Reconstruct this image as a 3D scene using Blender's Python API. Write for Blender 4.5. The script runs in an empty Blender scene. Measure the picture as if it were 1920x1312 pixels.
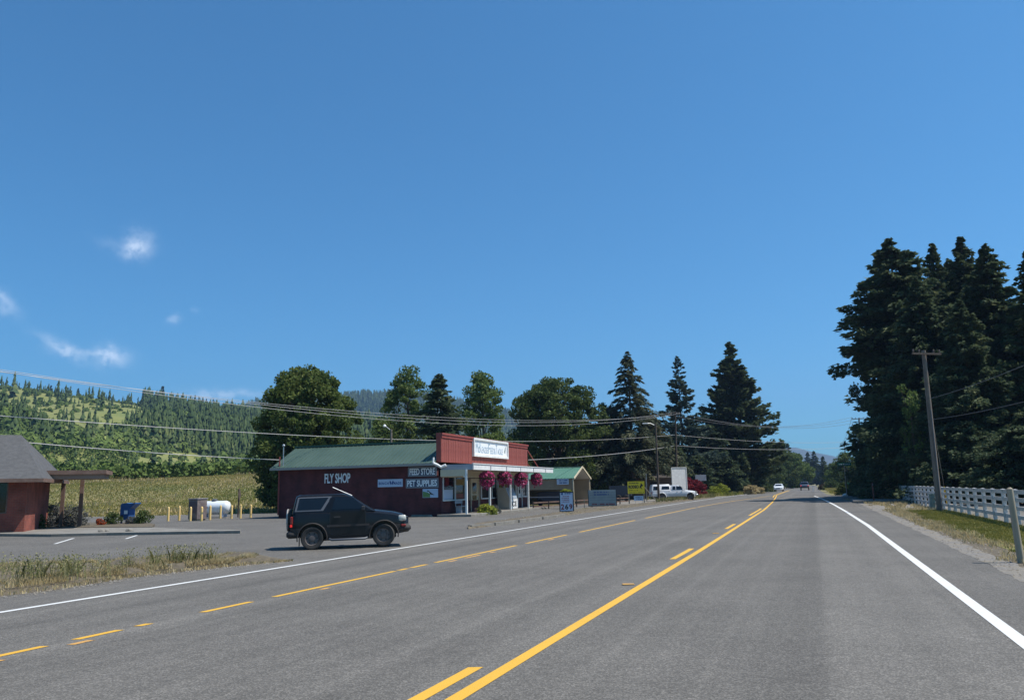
import bpy, bmesh, math, random
import numpy as np
from mathutils import Vector, Matrix, Euler, noise
R = math.radians
rng = np.random.default_rng(7)
random.seed(7)
S = bpy.context.scene
C = S.collection

# ------------------------------------------------------------------ camera
CAM_H, FPX, PITCH, ROLL = 1.6, 1493.0, 9.87, -1.2
cd = bpy.data.cameras.new('camera'); cam = bpy.data.objects.new('camera', cd); C.objects.link(cam)
cd.sensor_width = 36; cd.lens = FPX/1920*36; cd.clip_start = .1; cd.clip_end = 20000
CM = Matrix.Rotation(R(90+PITCH), 3, 'X') @ Matrix.Rotation(R(ROLL), 3, 'Z')
cam.matrix_world = Matrix.Translation((0, 0, CAM_H)) @ CM.to_4x4()
S.camera = cam
# ------------------------------------------------------------------ light
SUN_AZ, SUN_EL = R(95), R(60)      # azimuth measured from +Y (ahead) clockwise
sdir = Vector((math.sin(SUN_AZ)*math.cos(SUN_EL), math.cos(SUN_AZ)*math.cos(SUN_EL), math.sin(SUN_EL)))
sl = bpy.data.lights.new('sun', 'SUN'); sl.energy = 4.3; sl.angle = R(.53); sl.color = (1, .95, .88)
so = bpy.data.objects.new('sun', sl); C.objects.link(so)
so.rotation_euler = sdir.to_track_quat('Z', 'Y').to_euler()
S.view_settings.view_transform = 'Standard'; S.view_settings.look = 'None'
S.view_settings.exposure = 0.55; S.view_settings.gamma = 1.0; S.view_settings.use_curve_mapping = False
S.cycles.max_bounces = 6; S.cycles.diffuse_bounces = 3; S.cycles.glossy_bounces = 3
S.cycles.transparent_max_bounces = 8; S.cycles.volume_bounces = 0

def ray(px, py): return CM @ Vector(((px-960)/FPX, -(py-656)/FPX, -1))
def G(px, py, z=0.0):
    d = ray(px, py); return Vector((0, 0, CAM_H)) + d*((z-CAM_H)/d.z)
def at(px, py, Y):
    d = ray(px, py); return Vector((0, 0, CAM_H)) + d*(Y/d.y)

W = bpy.data.worlds.new('World'); S.world = W; W.use_nodes = True
nt = W.node_tree; nt.nodes.clear()
def N(nt, t, **k):
    n = nt.nodes.new(t)
    for a, b in k.items():
        if hasattr(n, a): setattr(n, a, b)
        else: n.inputs[a].default_value = b
    return n
L = lambda nt, a, b: nt.links.new(a, b)
sky = N(nt, 'ShaderNodeTexSky', sky_type='NISHITA', sun_disc=False, sun_elevation=SUN_EL, sun_rotation=SUN_AZ,
        altitude=300, air_density=1.0, dust_density=0.9, ozone_density=4.5)
bg = N(nt, 'ShaderNodeBackground', Strength=.115)
out = N(nt, 'ShaderNodeOutputWorld')
tc = N(nt, 'ShaderNodeTexCoord')
nz = N(nt, 'ShaderNodeTexNoise', Scale=60, Detail=6, Roughness=.62)
L(nt, tc.outputs['Generated'], nz.inputs['Vector'])
# a few small wisps of cloud low in the sky: direction, two angular half-widths, tilt, strength
wisps = [((262, 458), .013, .012, 1.4, .62), ((254, 470), .012, .008, .3, .40), ((208, 668), .016, .009, -.1, .85), ((122, 655), .024, .006, -.5, .62), ((160, 662), .025, .004, .0, .30),
         ((326, 599), .007, .004, .2, .35), ((364, 580), .003, .003, .4, .2), ((4, 564), .016, .007, -.7, .60), ((400, 742), .030, .007, .05, .50), ((460, 738), .04, .004, .0, .25),
         ((215, 460), .02, .006, -.1, .10)]
prev = None
for (px, py), wa, wb, tl, st in wisps:
    st *= .52
    d = ray(px, py).normalized(); rt = d.cross(Vector((0, 0, 1))).normalized(); up = rt.cross(d)
    a_ = (rt*math.cos(tl) + up*math.sin(tl))/wa; b_ = (up*math.cos(tl) - rt*math.sin(tl))/wb
    wob = N(nt, 'ShaderNodeVectorMath', operation='MULTIPLY_ADD'); wob.inputs[1].default_value = (.022, .022, .022)
    L(nt, nz.outputs['Color'], wob.inputs[0]); 
    sub = N(nt, 'ShaderNodeVectorMath', operation='SUBTRACT'); L(nt, tc.outputs['Generated'], sub.inputs[0]); sub.inputs[1].default_value = d + Vector((.011,)*3)
    L(nt, sub.outputs[0], wob.inputs[2])
    dots = []
    for v in (a_, b_):
        q = N(nt, 'ShaderNodeVectorMath', operation='DOT_PRODUCT'); L(nt, wob.outputs[0], q.inputs[0]); q.inputs[1].default_value = v
        p = N(nt, 'ShaderNodeMath', operation='MULTIPLY'); L(nt, q.outputs['Value'], p.inputs[0]); L(nt, q.outputs['Value'], p.inputs[1]); dots.append(p)
    s_ = N(nt, 'ShaderNodeMath', operation='ADD'); L(nt, dots[0].outputs[0], s_.inputs[0]); L(nt, dots[1].outputs[0], s_.inputs[1])
    n_ = N(nt, 'ShaderNodeMath', operation='MULTIPLY'); L(nt, s_.outputs[0], n_.inputs[0]); n_.inputs[1].default_value = -1
    e_ = N(nt, 'ShaderNodeMath', operation='EXPONENT'); L(nt, n_.outputs[0], e_.inputs[0])
    m_ = N(nt, 'ShaderNodeMath', operation='MULTIPLY_ADD'); L(nt, e_.outputs[0], m_.inputs[0]); m_.inputs[1].default_value = st; m_.inputs[2].default_value = 0
    if prev: L(nt, prev.outputs[0], m_.inputs[2])
    prev = m_
mod = N(nt, 'ShaderNodeMath', operation='MULTIPLY', use_clamp=True); L(nt, prev.outputs[0], mod.inputs[0])
cr = N(nt, 'ShaderNodeMapRange'); cr.inputs['From Min'].default_value = .26; cr.inputs['From Max'].default_value = .52; L(nt, nz.outputs['Fac'], cr.inputs['Value']); L(nt, cr.outputs[0], mod.inputs[1])
gain = N(nt, 'ShaderNodeMixRGB', blend_type='MULTIPLY'); gain.inputs['Fac'].default_value = 1; L(nt, sky.outputs[0], gain.inputs['Color1']); gain.inputs['Color2'].default_value = (.265, .675, .835, 1)
mx = N(nt, 'ShaderNodeMixRGB'); L(nt, mod.outputs[0], mx.inputs['Fac']); L(nt, gain.outputs[0], mx.inputs['Color1']); mx.inputs['Color2'].default_value = (8, 8.6, 9.4, 1)
L(nt, mx.outputs[0], bg.inputs['Color']); L(nt, bg.outputs[0], out.inputs['Surface'])

# ------------------------------------------------------------------ helpers
def tag(o, label=None, cat=None, group=None, kind=None):
    if label: o['label'] = label
    if cat: o['category'] = cat
    if group: o['group'] = group
    if kind: o['kind'] = kind
    return o
def empty(name, loc=(0, 0, 0), rz=0, label=None, cat=None, group=None):
    o = bpy.data.objects.new(name, None); C.objects.link(o); o.location = loc; o.rotation_euler = (0, 0, rz); o.empty_display_size = .3
    return tag(o, label, cat, group)
def link(name, me, parent=None):
    o = bpy.data.objects.new(name, me); C.objects.link(o); o.parent = parent; return o
def copy_tree(o, parent=None):
    c = o.copy(); C.objects.link(c); c.parent = parent
    for ch in list(o.children): copy_tree(ch, c)
    return c
def place(o, loc, rz=None, label=None, sc=None):
    o.location = loc
    if rz is not None: o.rotation_euler = (0, 0, rz)
    if label: o['label'] = label
    if sc: o.scale = (sc,)*3 if not isinstance(sc, tuple) else sc
    return o
def np_mesh(name, V, F, mats, smooth=False, midx=None):
    me = bpy.data.meshes.new(name); V = np.asarray(V, dtype=np.float32); F = np.asarray(F, dtype=np.int32); k = F.shape[1]
    me.vertices.add(len(V)); me.vertices.foreach_set('co', V.ravel())
    me.loops.add(F.size); me.loops.foreach_set('vertex_index', F.ravel())
    me.polygons.add(len(F)); me.polygons.foreach_set('loop_start', np.arange(0, F.size, k, dtype=np.int32)); me.polygons.foreach_set('loop_total', np.full(len(F), k, dtype=np.int32))
    for m in (mats if isinstance(mats, (list, tuple)) else [mats]): me.materials.append(m)
    if midx is not None: me.polygons.foreach_set('material_index', np.asarray(midx, dtype=np.int32))
    if smooth: me.polygons.foreach_set('use_smooth', np.ones(len(F), dtype=bool))
    me.update(calc_edges=True); return me

class MB:
    def __init__(s): s.v = []; s.f = []; s.m = []; s.cur = 0
    def add(s, vs, fs):
        b = len(s.v); s.v += [tuple(v) for v in vs]; s.f += [tuple(i+b for i in f) for f in fs]; s.m += [s.cur]*len(fs); return s
    def box(s, x0, x1, y0, y1, z0, z1):
        return s.add([(x0,y0,z0),(x1,y0,z0),(x1,y1,z0),(x0,y1,z0),(x0,y0,z1),(x1,y0,z1),(x1,y1,z1),(x0,y1,z1)],
                     [(0,3,2,1),(4,5,6,7),(0,1,5,4),(1,2,6,5),(2,3,7,6),(3,0,4,7)])
    def bevbox(s, x0, x1, y0, y1, z0, z1, b=.02):
        def ring(z, i): return [(x0+i+b*0, y0+i, z)]
        P = []
        for z, i in ((z0, b), (z0+b, 0), (z1-b, 0), (z1, b)):
            c = b
            P += [(x0+i+c,y0+i,z),(x1-i-c,y0+i,z),(x1-i,y0+i+c,z),(x1-i,y1-i-c,z),(x1-i-c,y1-i,z),(x0+i+c,y1-i,z),(x0+i,y1-i-c,z),(x0+i,y0+i+c,z)]
        F = [tuple(range(7,-1,-1)), tuple(range(24,32))]
        for r in range(3):
            for k in range(8): F.append((r*8+k, r*8+(k+1)%8, (r+1)*8+(k+1)%8, (r+1)*8+k))
        return s.add(P, F)
    def bar(s, a, b, w, h=None, up=(0,0,1)):
        a = Vector(a); b = Vector(b); h = h or w; d = (b-a).normalized(); u = Vector(up)
        if abs(d.dot(u)) > .98: u = Vector((0,1,0))
        x = d.cross(u).normalized()*w/2; y = x.cross(d).normalized()*h/2
        return s.add([a-x-y,a+x-y,a+x+y,a-x+y,b-x-y,b+x-y,b+x+y,b-x+y],[(0,1,2,3),(7,6,5,4),(0,4,5,1),(1,5,6,2),(2,6,7,3),(3,7,4,0)])
    def tube(s, pts, r, n=8, cap=True):
        pts = [Vector(p) for p in pts]; rs = r if isinstance(r, (list,tuple)) else [r]*len(pts); P = []; ref = None
        for i, p in enumerate(pts):
            d = (pts[min(i+1,len(pts)-1)]-pts[max(i-1,0)]).normalized()
            u = Vector((0,0,1)) if abs(d.z) < .9 else Vector((1,0,0))
            x = d.cross(u).normalized(); y = x.cross(d).normalized()
            if ref is not None and x.dot(ref) < 0: x = -x; y = -y
            ref = x
            for k in range(n):
                t = 2*math.pi*k/n; P.append(p + x*math.cos(t)*rs[i] + y*math.sin(t)*rs[i])
        F = [(i*n+k, i*n+(k+1)%n, (i+1)*n+(k+1)%n, (i+1)*n+k) for i in range(len(pts)-1) for k in range(n)]
        if cap: F += [tuple(range(n-1,-1,-1)), tuple(range((len(pts)-1)*n, len(pts)*n))]
        return s.add(P, F)
    def lathe(s, prof, n=24, axis='z', c=(0,0,0), cap=True):
        P = []
        for r, h in prof:
            for k in range(n):
                t = 2*math.pi*k/n; a, b = r*math.cos(t), r*math.sin(t)
                p = {'z': (a,b,h), 'y': (a,h,b), 'x': (h,a,b)}[axis]; P.append((p[0]+c[0],p[1]+c[1],p[2]+c[2]))
        F = [(i*n+k, i*n+(k+1)%n, (i+1)*n+(k+1)%n, (i+1)*n+k) for i in range(len(prof)-1) for k in range(n)]
        if cap: F += [tuple(range(n-1,-1,-1)), tuple(range((len(prof)-1)*n, len(prof)*n))]
        return s.add(P, F)
    def slab(s, poly, z0, z1):          # vertical prism from a plan outline
        n = len(poly); P = [(p[0],p[1],z0) for p in poly] + [(p[0],p[1],z1) for p in poly]
        return s.add(P, [tuple(range(n-1,-1,-1)), tuple(range(n,2*n))] + [(i,(i+1)%n,n+(i+1)%n,n+i) for i in range(n)])
    def plate(s, poly, y0, y1):         # prism from an outline in x,z
        n = len(poly); P = [(p[0],y0,p[1]) for p in poly] + [(p[0],y1,p[1]) for p in poly]
        return s.add(P, [tuple(range(n)), tuple(range(2*n-1,n-1,-1))] + [((i+1)%n,i,n+i,n+(i+1)%n) for i in range(n)])
    def mesh(s, name, mats, smooth=None):
        me = bpy.data.meshes.new(name); me.from_pydata([tuple(v) for v in s.v], [], s.f)
        for m in (mats if isinstance(mats, (list,tuple)) else [mats]): me.materials.append(m)
        me.polygons.foreach_set('material_index', s.m)
        bm = bmesh.new(); bm.from_mesh(me); bmesh.ops.recalc_face_normals(bm, faces=bm.faces); bm.to_mesh(me); bm.free()
        if smooth:
            me.polygons.foreach_set('use_smooth', [True]*len(me.polygons)); me.set_sharp_from_angle(angle=R(smooth))
        me.update(); return me
    def build(s, name, mats, parent=None, smooth=None): return link(name, s.mesh(name, mats, smooth), parent)

# ------------------------------------------------------------------ materials
MATS = {}
def mat(name, col, rough=.7, metal=0, spec=.5, col2=None, scale=8, detail=4, bump=0, bscale=None, contrast=(.35,.65), coord='Object', emit=None, stretch=None, dirt=None):
    if name in MATS: return MATS[name]
    m = bpy.data.materials.new(name); m.use_nodes = True; t = m.node_tree; b = t.nodes['Principled BSDF']
    b.inputs['Roughness'].default_value = rough; b.inputs['Metallic'].default_value = metal; b.inputs['Specular IOR Level'].default_value = spec
    b.inputs['Base Color'].default_value = (*col, 1)
    tcn = N(t, 'ShaderNodeTexCoord'); vec = tcn.outputs[coord]
    if stretch:
        mp = N(t, 'ShaderNodeMapping'); mp.inputs['Scale'].default_value = stretch; L(t, vec, mp.inputs['Vector']); vec = mp.outputs[0]
    if col2:
        n = N(t, 'ShaderNodeTexNoise', Scale=scale, Detail=detail, Roughness=.6); L(t, vec, n.inputs['Vector'])
        r = N(t, 'ShaderNodeMapRange'); r.inputs['From Min'].default_value = contrast[0]; r.inputs['From Max'].default_value = contrast[1]; L(t, n.outputs['Fac'], r.inputs['Value'])
        x = N(t, 'ShaderNodeMixRGB'); x.inputs['Color1'].default_value = (*col,1); x.inputs['Color2'].default_value = (*col2,1); L(t, r.outputs[0], x.inputs['Fac'])
        res = x.outputs[0]
        if dirt:
            n2 = N(t, 'ShaderNodeTexNoise', Scale=dirt[1], Detail=6, Roughness=.7); L(t, tcn.outputs[coord], n2.inputs['Vector'])
            r2 = N(t, 'ShaderNodeMapRange'); r2.inputs['From Min'].default_value = .45; r2.inputs['From Max'].default_value = .7; r2.inputs['To Max'].default_value = dirt[2]; L(t, n2.outputs['Fac'], r2.inputs['Value'])
            x2 = N(t, 'ShaderNodeMixRGB'); L(t, r2.outputs[0], x2.inputs['Fac']); L(t, res, x2.inputs['Color1']); x2.inputs['Color2'].default_value = (*dirt[0],1); res = x2.outputs[0]
        L(t, res, b.inputs['Base Color'])
    if bump:
        n = N(t, 'ShaderNodeTexNoise', Scale=bscale or scale*4, Detail=5, Roughness=.65); L(t, vec, n.inputs['Vector'])
        bp = N(t, 'ShaderNodeBump', Strength=.8, Distance=bump); L(t, n.outputs['Fac'], bp.inputs['Height']); L(t, bp.outputs[0], b.inputs['Normal'])
    if emit: b.inputs['Emission Color'].default_value = (*emit[:3],1); b.inputs['Emission Strength'].default_value = emit[3]
    MATS[name] = m; return m

def foliage(name, c1, c2, c3=None, transl=.25, nscale=.35, rough=.6):
    m = bpy.data.materials.new(name); m.use_nodes = True; t = m.node_tree; t.nodes.clear()
    o = N(t, 'ShaderNodeOutputMaterial'); g = N(t, 'ShaderNodeNewGeometry'); tcn = N(t, 'ShaderNodeTexCoord')
    n = N(t, 'ShaderNodeTexNoise', Scale=nscale, Detail=3); L(t, tcn.outputs['Object'], n.inputs['Vector'])
    r = N(t, 'ShaderNodeMapRange'); r.inputs['From Min'].default_value = .35; r.inputs['From Max'].default_value = .65; L(t, n.outputs['Fac'], r.inputs['Value'])
    a = N(t, 'ShaderNodeMath', operation='MULTIPLY_ADD'); L(t, r.outputs[0], a.inputs[0]); a.inputs[1].default_value = .5
    h = N(t, 'ShaderNodeMath', operation='MULTIPLY'); L(t, g.outputs['Random Per Island'], h.inputs[0]); h.inputs[1].default_value = .5; L(t, h.outputs[0], a.inputs[2])
    ramp = N(t, 'ShaderNodeValToRGB'); L(t, a.outputs[0], ramp.inputs[0])
    ramp.color_ramp.elements[0].color = (*c1,1); ramp.color_ramp.elements[1].color = (*c2,1); ramp.color_ramp.elements[0].position = .1; ramp.color_ramp.elements[1].position = .8
    if c3: e = ramp.color_ramp.elements.new(.93); e.color = (*c3,1)
    d = N(t, 'ShaderNodeBsdfPrincipled', Roughness=rough); d.inputs['Specular IOR Level'].default_value = .08; L(t, ramp.outputs[0], d.inputs['Base Color'])
    tr = N(t, 'ShaderNodeBsdfTranslucent'); L(t, ramp.outputs[0], tr.inputs['Color'])
    mxs = N(t, 'ShaderNodeMixShader', Fac=transl); L(t, d.outputs[0], mxs.inputs[1]); L(t, tr.outputs[0], mxs.inputs[2]); L(t, mxs.outputs[0], o.inputs['Surface'])
    MATS[name] = m; return m

def asphalt(name, base, spread, patch, coarse=1.0, lanes=False):
    m = bpy.data.materials.new(name); m.use_nodes = True; t = m.node_tree; b = t.nodes['Principled BSDF']; b.inputs['Roughness'].default_value = .85; b.inputs['Specular IOR Level'].default_value = .3
    tcn = N(t, 'ShaderNodeTexCoord'); v = tcn.outputs['Object']
    vo = N(t, 'ShaderNodeTexVoronoi', Scale=55/coarse); L(t, v, vo.inputs['Vector'])
    sep = N(t, 'ShaderNodeSeparateColor'); L(t, vo.outputs['Color'], sep.inputs[0])
    pw = N(t, 'ShaderNodeMath', operation='POWER'); L(t, sep.outputs[0], pw.inputs[0]); pw.inputs[1].default_value = 2.2
    n = N(t, 'ShaderNodeTexNoise', Scale=.35, Detail=7, Roughness=.65); L(t, v, n.inputs['Vector'])
    n2 = N(t, 'ShaderNodeTexNoise', Scale=6, Detail=5, Roughness=.7); L(t, v, n2.inputs['Vector'])
    a = N(t, 'ShaderNodeMixRGB'); a.inputs['Color1'].default_value = (*[c*(1-spread) for c in base],1); a.inputs['Color2'].default_value = (*[c*(1+spread*1.7) for c in base],1); L(t, pw.outputs[0], a.inputs['Fac'])
    r = N(t, 'ShaderNodeMapRange'); r.inputs['From Min'].default_value = .3; r.inputs['From Max'].default_value = .7; r.inputs['To Min'].default_value = 1-patch; r.inputs['To Max'].default_value = 1+patch; L(t, n.outputs['Fac'], r.inputs['Value'])
    r2 = N(t, 'ShaderNodeMapRange'); r2.inputs['From Min'].default_value = .3; r2.inputs['From Max'].default_value = .7; r2.inputs['To Min'].default_value = .9; r2.inputs['To Max'].default_value = 1.1; L(t, n2.outputs['Fac'], r2.inputs['Value'])
    mu = N(t, 'ShaderNodeMath', operation='MULTIPLY'); L(t, r.outputs[0], mu.inputs[0]); L(t, r2.outputs[0], mu.inputs[1])
    fac = mu.outputs[0]
    if lanes:   # wheel-polished tracks run along the road (x0 = across-road offset)
        mp = N(t, 'ShaderNodeVectorMath', operation='DOT_PRODUCT'); L(t, v, mp.inputs[0]); mp.inputs[1].default_value = (1, -.37, 0)
        nw = N(t, 'ShaderNodeTexNoise', noise_dimensions='1D', Scale=1.1, Detail=4, Roughness=.6); L(t, mp.outputs['Value'], nw.inputs['W'])
        rw = N(t, 'ShaderNodeMapRange'); rw.inputs['From Min'].default_value = .3; rw.inputs['From Max'].default_value = .7; rw.inputs['To Min'].default_value = .80; rw.inputs['To Max'].default_value = 1.16; L(t, nw.outputs['Fac'], rw.inputs['Value'])
        m3 = N(t, 'ShaderNodeMath', operation='MULTIPLY'); L(t, fac, m3.inputs[0]); L(t, rw.outputs[0], m3.inputs[1]); fac = m3.outputs[0]
    mm = N(t, 'ShaderNodeVectorMath', operation='SCALE'); L(t, a.outputs[0], mm.inputs[0]); L(t, fac, mm.inputs['Scale'])
    last = mm.outputs[0]
    # thin tar-filled cracks
    vc = N(t, 'ShaderNodeTexVoronoi', feature='DISTANCE_TO_EDGE', Scale=.16); 
    wv = N(t, 'ShaderNodeVectorMath', operation='MULTIPLY_ADD'); L(t, n2.outputs['Color'], wv.inputs[0]); wv.inputs[1].default_value = (.5,.5,.5); L(t, v, wv.inputs[2]); L(t, wv.outputs[0], vc.inputs['Vector'])
    lt = N(t, 'ShaderNodeMapRange'); lt.inputs['From Min'].default_value = .001; lt.inputs['From Max'].default_value = .004; lt.inputs['To Min'].default_value = .45 if not lanes else .12; lt.inputs['To Max'].default_value = 0; L(t, vc.outputs['Distance'], lt.inputs['Value'])
    ck = N(t, 'ShaderNodeMixRGB'); L(t, lt.outputs[0], ck.inputs['Fac']); L(t, last, ck.inputs['Color1']); ck.inputs['Color2'].default_value = (.02,.02,.02,1)
    L(t, ck.outputs[0], b.inputs['Base Color'])
    bp = N(t, 'ShaderNodeBump', Strength=.6, Distance=.006*coarse); L(t, vo.outputs['Distance'], bp.inputs['Height']); L(t, bp.outputs[0], b.inputs['Normal'])
    MATS[name] = m; return m

def paint(name, col, wear=.5):
    m = bpy.data.materials.new(name); m.use_nodes = True; t = m.node_tree; b = t.nodes['Principled BSDF']; b.inputs['Roughness'].default_value = .7
    tcn = N(t, 'ShaderNodeTexCoord'); n = N(t, 'ShaderNodeTexNoise', Scale=9, Detail=10, Roughness=.85); L(t, tcn.outputs['Object'], n.inputs['Vector'])
    r = N(t, 'ShaderNodeMapRange'); r.inputs['From Min'].default_value = wear; r.inputs['From Max'].default_value = wear+.1; L(t, n.outputs['Fac'], r.inputs['Value'])
    n2 = N(t, 'ShaderNodeTexNoise', Scale=1.5, Detail=5); L(t, tcn.outputs['Object'], n2.inputs['Vector'])
    c = N(t, 'ShaderNodeMixRGB'); c.inputs['Color1'].default_value = (*[k*.8 for k in col],1); c.inputs['Color2'].default_value = (*col,1); L(t, n2.outputs['Fac'], c.inputs['Fac'])
    x = N(t, 'ShaderNodeMixRGB'); L(t, r.outputs[0], x.inputs['Fac']); L(t, c.outputs[0], x.inputs['Color1']); x.inputs['Color2'].default_value = (.12,.115,.11,1); L(t, x.outputs[0], b.inputs['Base Color'])
    MATS[name] = m; return m

def brick(name, c1, c2, mortar, scale=1.0):
    m = bpy.data.materials.new(name); m.use_nodes = True; t = m.node_tree; b = t.nodes['Principled BSDF']; b.inputs['Roughness'].default_value = .85
    tcn = N(t, 'ShaderNodeTexCoord'); sp = N(t, 'ShaderNodeSeparateXYZ'); L(t, tcn.outputs['Object'], sp.inputs[0])
    ad = N(t, 'ShaderNodeMath', operation='ADD'); L(t, sp.outputs[0], ad.inputs[0]); L(t, sp.outputs[1], ad.inputs[1])
    cb = N(t, 'ShaderNodeCombineXYZ'); L(t, ad.outputs[0], cb.inputs[0]); L(t, sp.outputs[2], cb.inputs[1])
    br = N(t, 'ShaderNodeTexBrick', Scale=1/scale); br.inputs['Brick Width'].default_value = .21; br.inputs['Row Height'].default_value = .075; br.inputs['Mortar Size'].default_value = .008
    br.inputs['Color1'].default_value = (*c1,1); br.inputs['Color2'].default_value = (*c2,1); br.inputs['Mortar'].default_value = (*mortar,1); L(t, cb.outputs[0], br.inputs['Vector'])
    n = N(t, 'ShaderNodeTexNoise', Scale=1.3, Detail=6); L(t, tcn.outputs['Object'], n.inputs['Vector'])
    r = N(t, 'ShaderNodeMapRange'); r.inputs['From Min'].default_value = .3; r.inputs['From Max'].default_value = .7; r.inputs['To Min'].default_value = .62; r.inputs['To Max'].default_value = 1.35; L(t, n.outputs['Fac'], r.inputs['Value'])
    s = N(t, 'ShaderNodeVectorMath', operation='SCALE'); L(t, br.outputs['Color'], s.inputs[0]); L(t, r.outputs[0], s.inputs['Scale']); L(t, s.outputs[0], b.inputs['Base Color'])
    bp = N(t, 'ShaderNodeBump', Strength=.7, Distance=.01); L(t, br.outputs['Fac'], bp.inputs['Height']); bp.invert = True; L(t, bp.outputs[0], b.inputs['Normal'])
    MATS[name] = m; return m

M_road = asphalt('road_asphalt', (.134,.123,.108), .28, .15, .8, True)
M_lot = asphalt('lot_asphalt', (.128,.118,.104), .30, .16, 1.2)
M_shadow = asphalt('shadow_asphalt', (.035,.035,.036), .3, .2)  # dark tone for the shadow bands painted across the road
M_white = paint('white_road_paint', (.70,.69,.66), .58)
M_yellow = paint('yellow_road_paint', (.72,.40,.035), .60)
M_orange = paint('worn_orange_paint', (.62,.33,.08), .52)
M_conc = mat('concrete', (.24,.225,.195), .9, col2=(.175,.16,.138), scale=3, bump=.004, dirt=((.12,.1,.08), 1.2, .6))
M_soil = mat('soil', (.065,.052,.036), .95, col2=(.13,.105,.068), scale=3.5, detail=8, bump=.03, bscale=14, dirt=((.26,.20,.12), 9, .4))
M_gravel = mat('gravel', (.13,.12,.11), .95, col2=(.24,.22,.195), scale=14, detail=8, bump=.02, bscale=40, dirt=((.26,.21,.13), 1.5, .7))
M_ground = mat('dry_ground', (.15,.14,.05), .95, col2=(.26,.20,.085), scale=.5, detail=9, bump=.03, bscale=6, dirt=((.07,.095,.03), .12, .8))
M_meadow = mat('meadow_ground', (.15,.15,.04), .95, col2=(.23,.18,.065), scale=.22, detail=9, bump=.06, bscale=3, dirt=((.08,.11,.03), .11, .8))
M_redbrick = brick('painted_red_brick', (.115,.026,.026), (.09,.02,.022), (.075,.024,.024))
M_brick2 = brick('orange_red_brick', (.27,.062,.038), (.21,.048,.032), (.20,.09,.065))
M_greenroof = mat('green_metal', (.052,.088,.066), .5, metal=.0, col2=(.07,.11,.083), scale=.7, detail=5)
M_greenroof2 = mat('green_metal_light', (.075,.18,.12), .5, col2=(.095,.20,.14), scale=1)
M_trimgreen = mat('dark_green_trim', (.03,.09,.06), .5)
M_redboard = mat('red_boards', (.24,.052,.040), .75, col2=(.19,.042,.034), scale=1.2, stretch=(6,6,.6), dirt=((.42,.14,.10), 3, .35))
M_redtrim = mat('red_trim', (.30,.06,.045), .7, col2=(.22,.05,.04), scale=4)
M_whitep = mat('white_paint', (.78,.78,.76), .55, col2=(.68,.68,.66), scale=3, dirt=((.45,.43,.4), 2.5, .35))
M_cream = mat('cream_paint', (.62,.52,.36), .6, col2=(.54,.45,.31), scale=2)
M_tan = mat('tan_board', (.36,.26,.16), .8, col2=(.28,.20,.125), scale=1.2)
M_grayp = mat('grey_paint', (.34,.36,.40), .6, col2=(.28,.30,.34), scale=2)
M_beige = mat('beige_panel', (.42,.38,.31), .6, col2=(.37,.33,.27), scale=2)
M_glass = mat('dark_glass', (.008,.010,.013), .06, spec=.5)
M_inner = mat('dark_interior', (.03,.028,.026), .9, col2=(.07,.05,.04), scale=2)
M_shingle = mat('grey_shingle', (.070,.069,.070), .9, col2=(.098,.096,.096), scale=5, detail=8, bump=.01, bscale=30)
M_brownw = mat('brown_wood', (.13,.075,.055), .75, col2=(.19,.12,.09), scale=3)
M_pole = mat('pole_wood', (.13,.10,.08), .85, col2=(.22,.18,.145), scale=2, stretch=(9,9,.35), bump=.008, bscale=9, dirt=((.07,.05,.04), 4, .5))
M_poled = mat('dark_pole_wood', (.06,.045,.035), .85, col2=(.11,.08,.06), scale=2, stretch=(9,9,.4))
M_post = mat('weathered_post', (.30,.25,.18), .85, col2=(.38,.32,.24), scale=3, stretch=(6,6,.5))
M_wire = mat('wire_aluminium', (.42,.40,.38), .5)
M_wired = mat('wire_dark', (.10,.10,.10), .6)
M_metal = mat('galvanised', (.42,.44,.46), .4, metal=.7)
M_black = mat('black_plastic', (.018,.018,.02), .5)
M_fence = mat('white_vinyl', (.56,.54,.52), .45, col2=(.46,.44,.42), scale=1.5)
M_navy = mat('navy_board', (.035,.05,.10), .6, col2=(.05,.065,.12), scale=3)
M_letter = mat('white_letters', (.86,.87,.88), .6, col2=(.74,.76,.78), scale=6)
M_bluelet = mat('blue_ink', (.03,.07,.22), .6)
M_bluesign = mat('pale_blue_board', (.46,.54,.68), .6)
M_yellowsign = mat('yellow_sign', (.85,.62,.015), .5, col2=(.80,.57,.015), scale=2)
M_ink = mat('black_ink', (.012,.012,.012), .6)
M_redink = mat('dark_red_ink', (.20,.02,.02), .6)
M_palelet = mat('pale_grey_blue_ink', (.30,.40,.48), .6)
M_board = mat('grey_readerboard', (.22,.25,.25), .5, col2=(.27,.30,.30), scale=2)
M_bollard = mat('yellow_bollard', (.74,.50,.16), .6, col2=(.68,.48,.22), scale=5)
M_tank = mat('white_tank', (.74,.77,.78), .35, col2=(.66,.69,.71), scale=2)
M_cab = mat('grey_brown_cabinet', (.22,.18,.16), .8, col2=(.12,.09,.09), scale=4)
M_mail = mat('mailbox_blue', (.02,.085,.25), .35, col2=(.025,.10,.28), scale=3)
M_mauve = mat('grey_mauve_panel', (.30,.27,.30), .7)
M_suv = mat('black_car_paint', (.009,.010,.013), .22, spec=.3, col2=(.012,.012,.014), scale=2)
M_clad = mat('dusty_cladding', (.022,.018,.017), .75, col2=(.04,.033,.03), scale=5, detail=6)
M_silver = mat('grey_trim', (.10,.105,.12), .45)
M_rim = mat('steel_rim', (.13,.11,.105), .6, metal=.1, col2=(.085,.072,.068), scale=8)
M_tyre = mat('tyre_rubber', (.022,.021,.02), .9, col2=(.05,.045,.04), scale=6)
M_lamp = mat('headlamp_glass', (.48,.48,.43), .15, spec=.8)
M_tail = mat('tail_lamp', (.35,.02,.02), .2, emit=(.9,.03,.02,.35))
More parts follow.
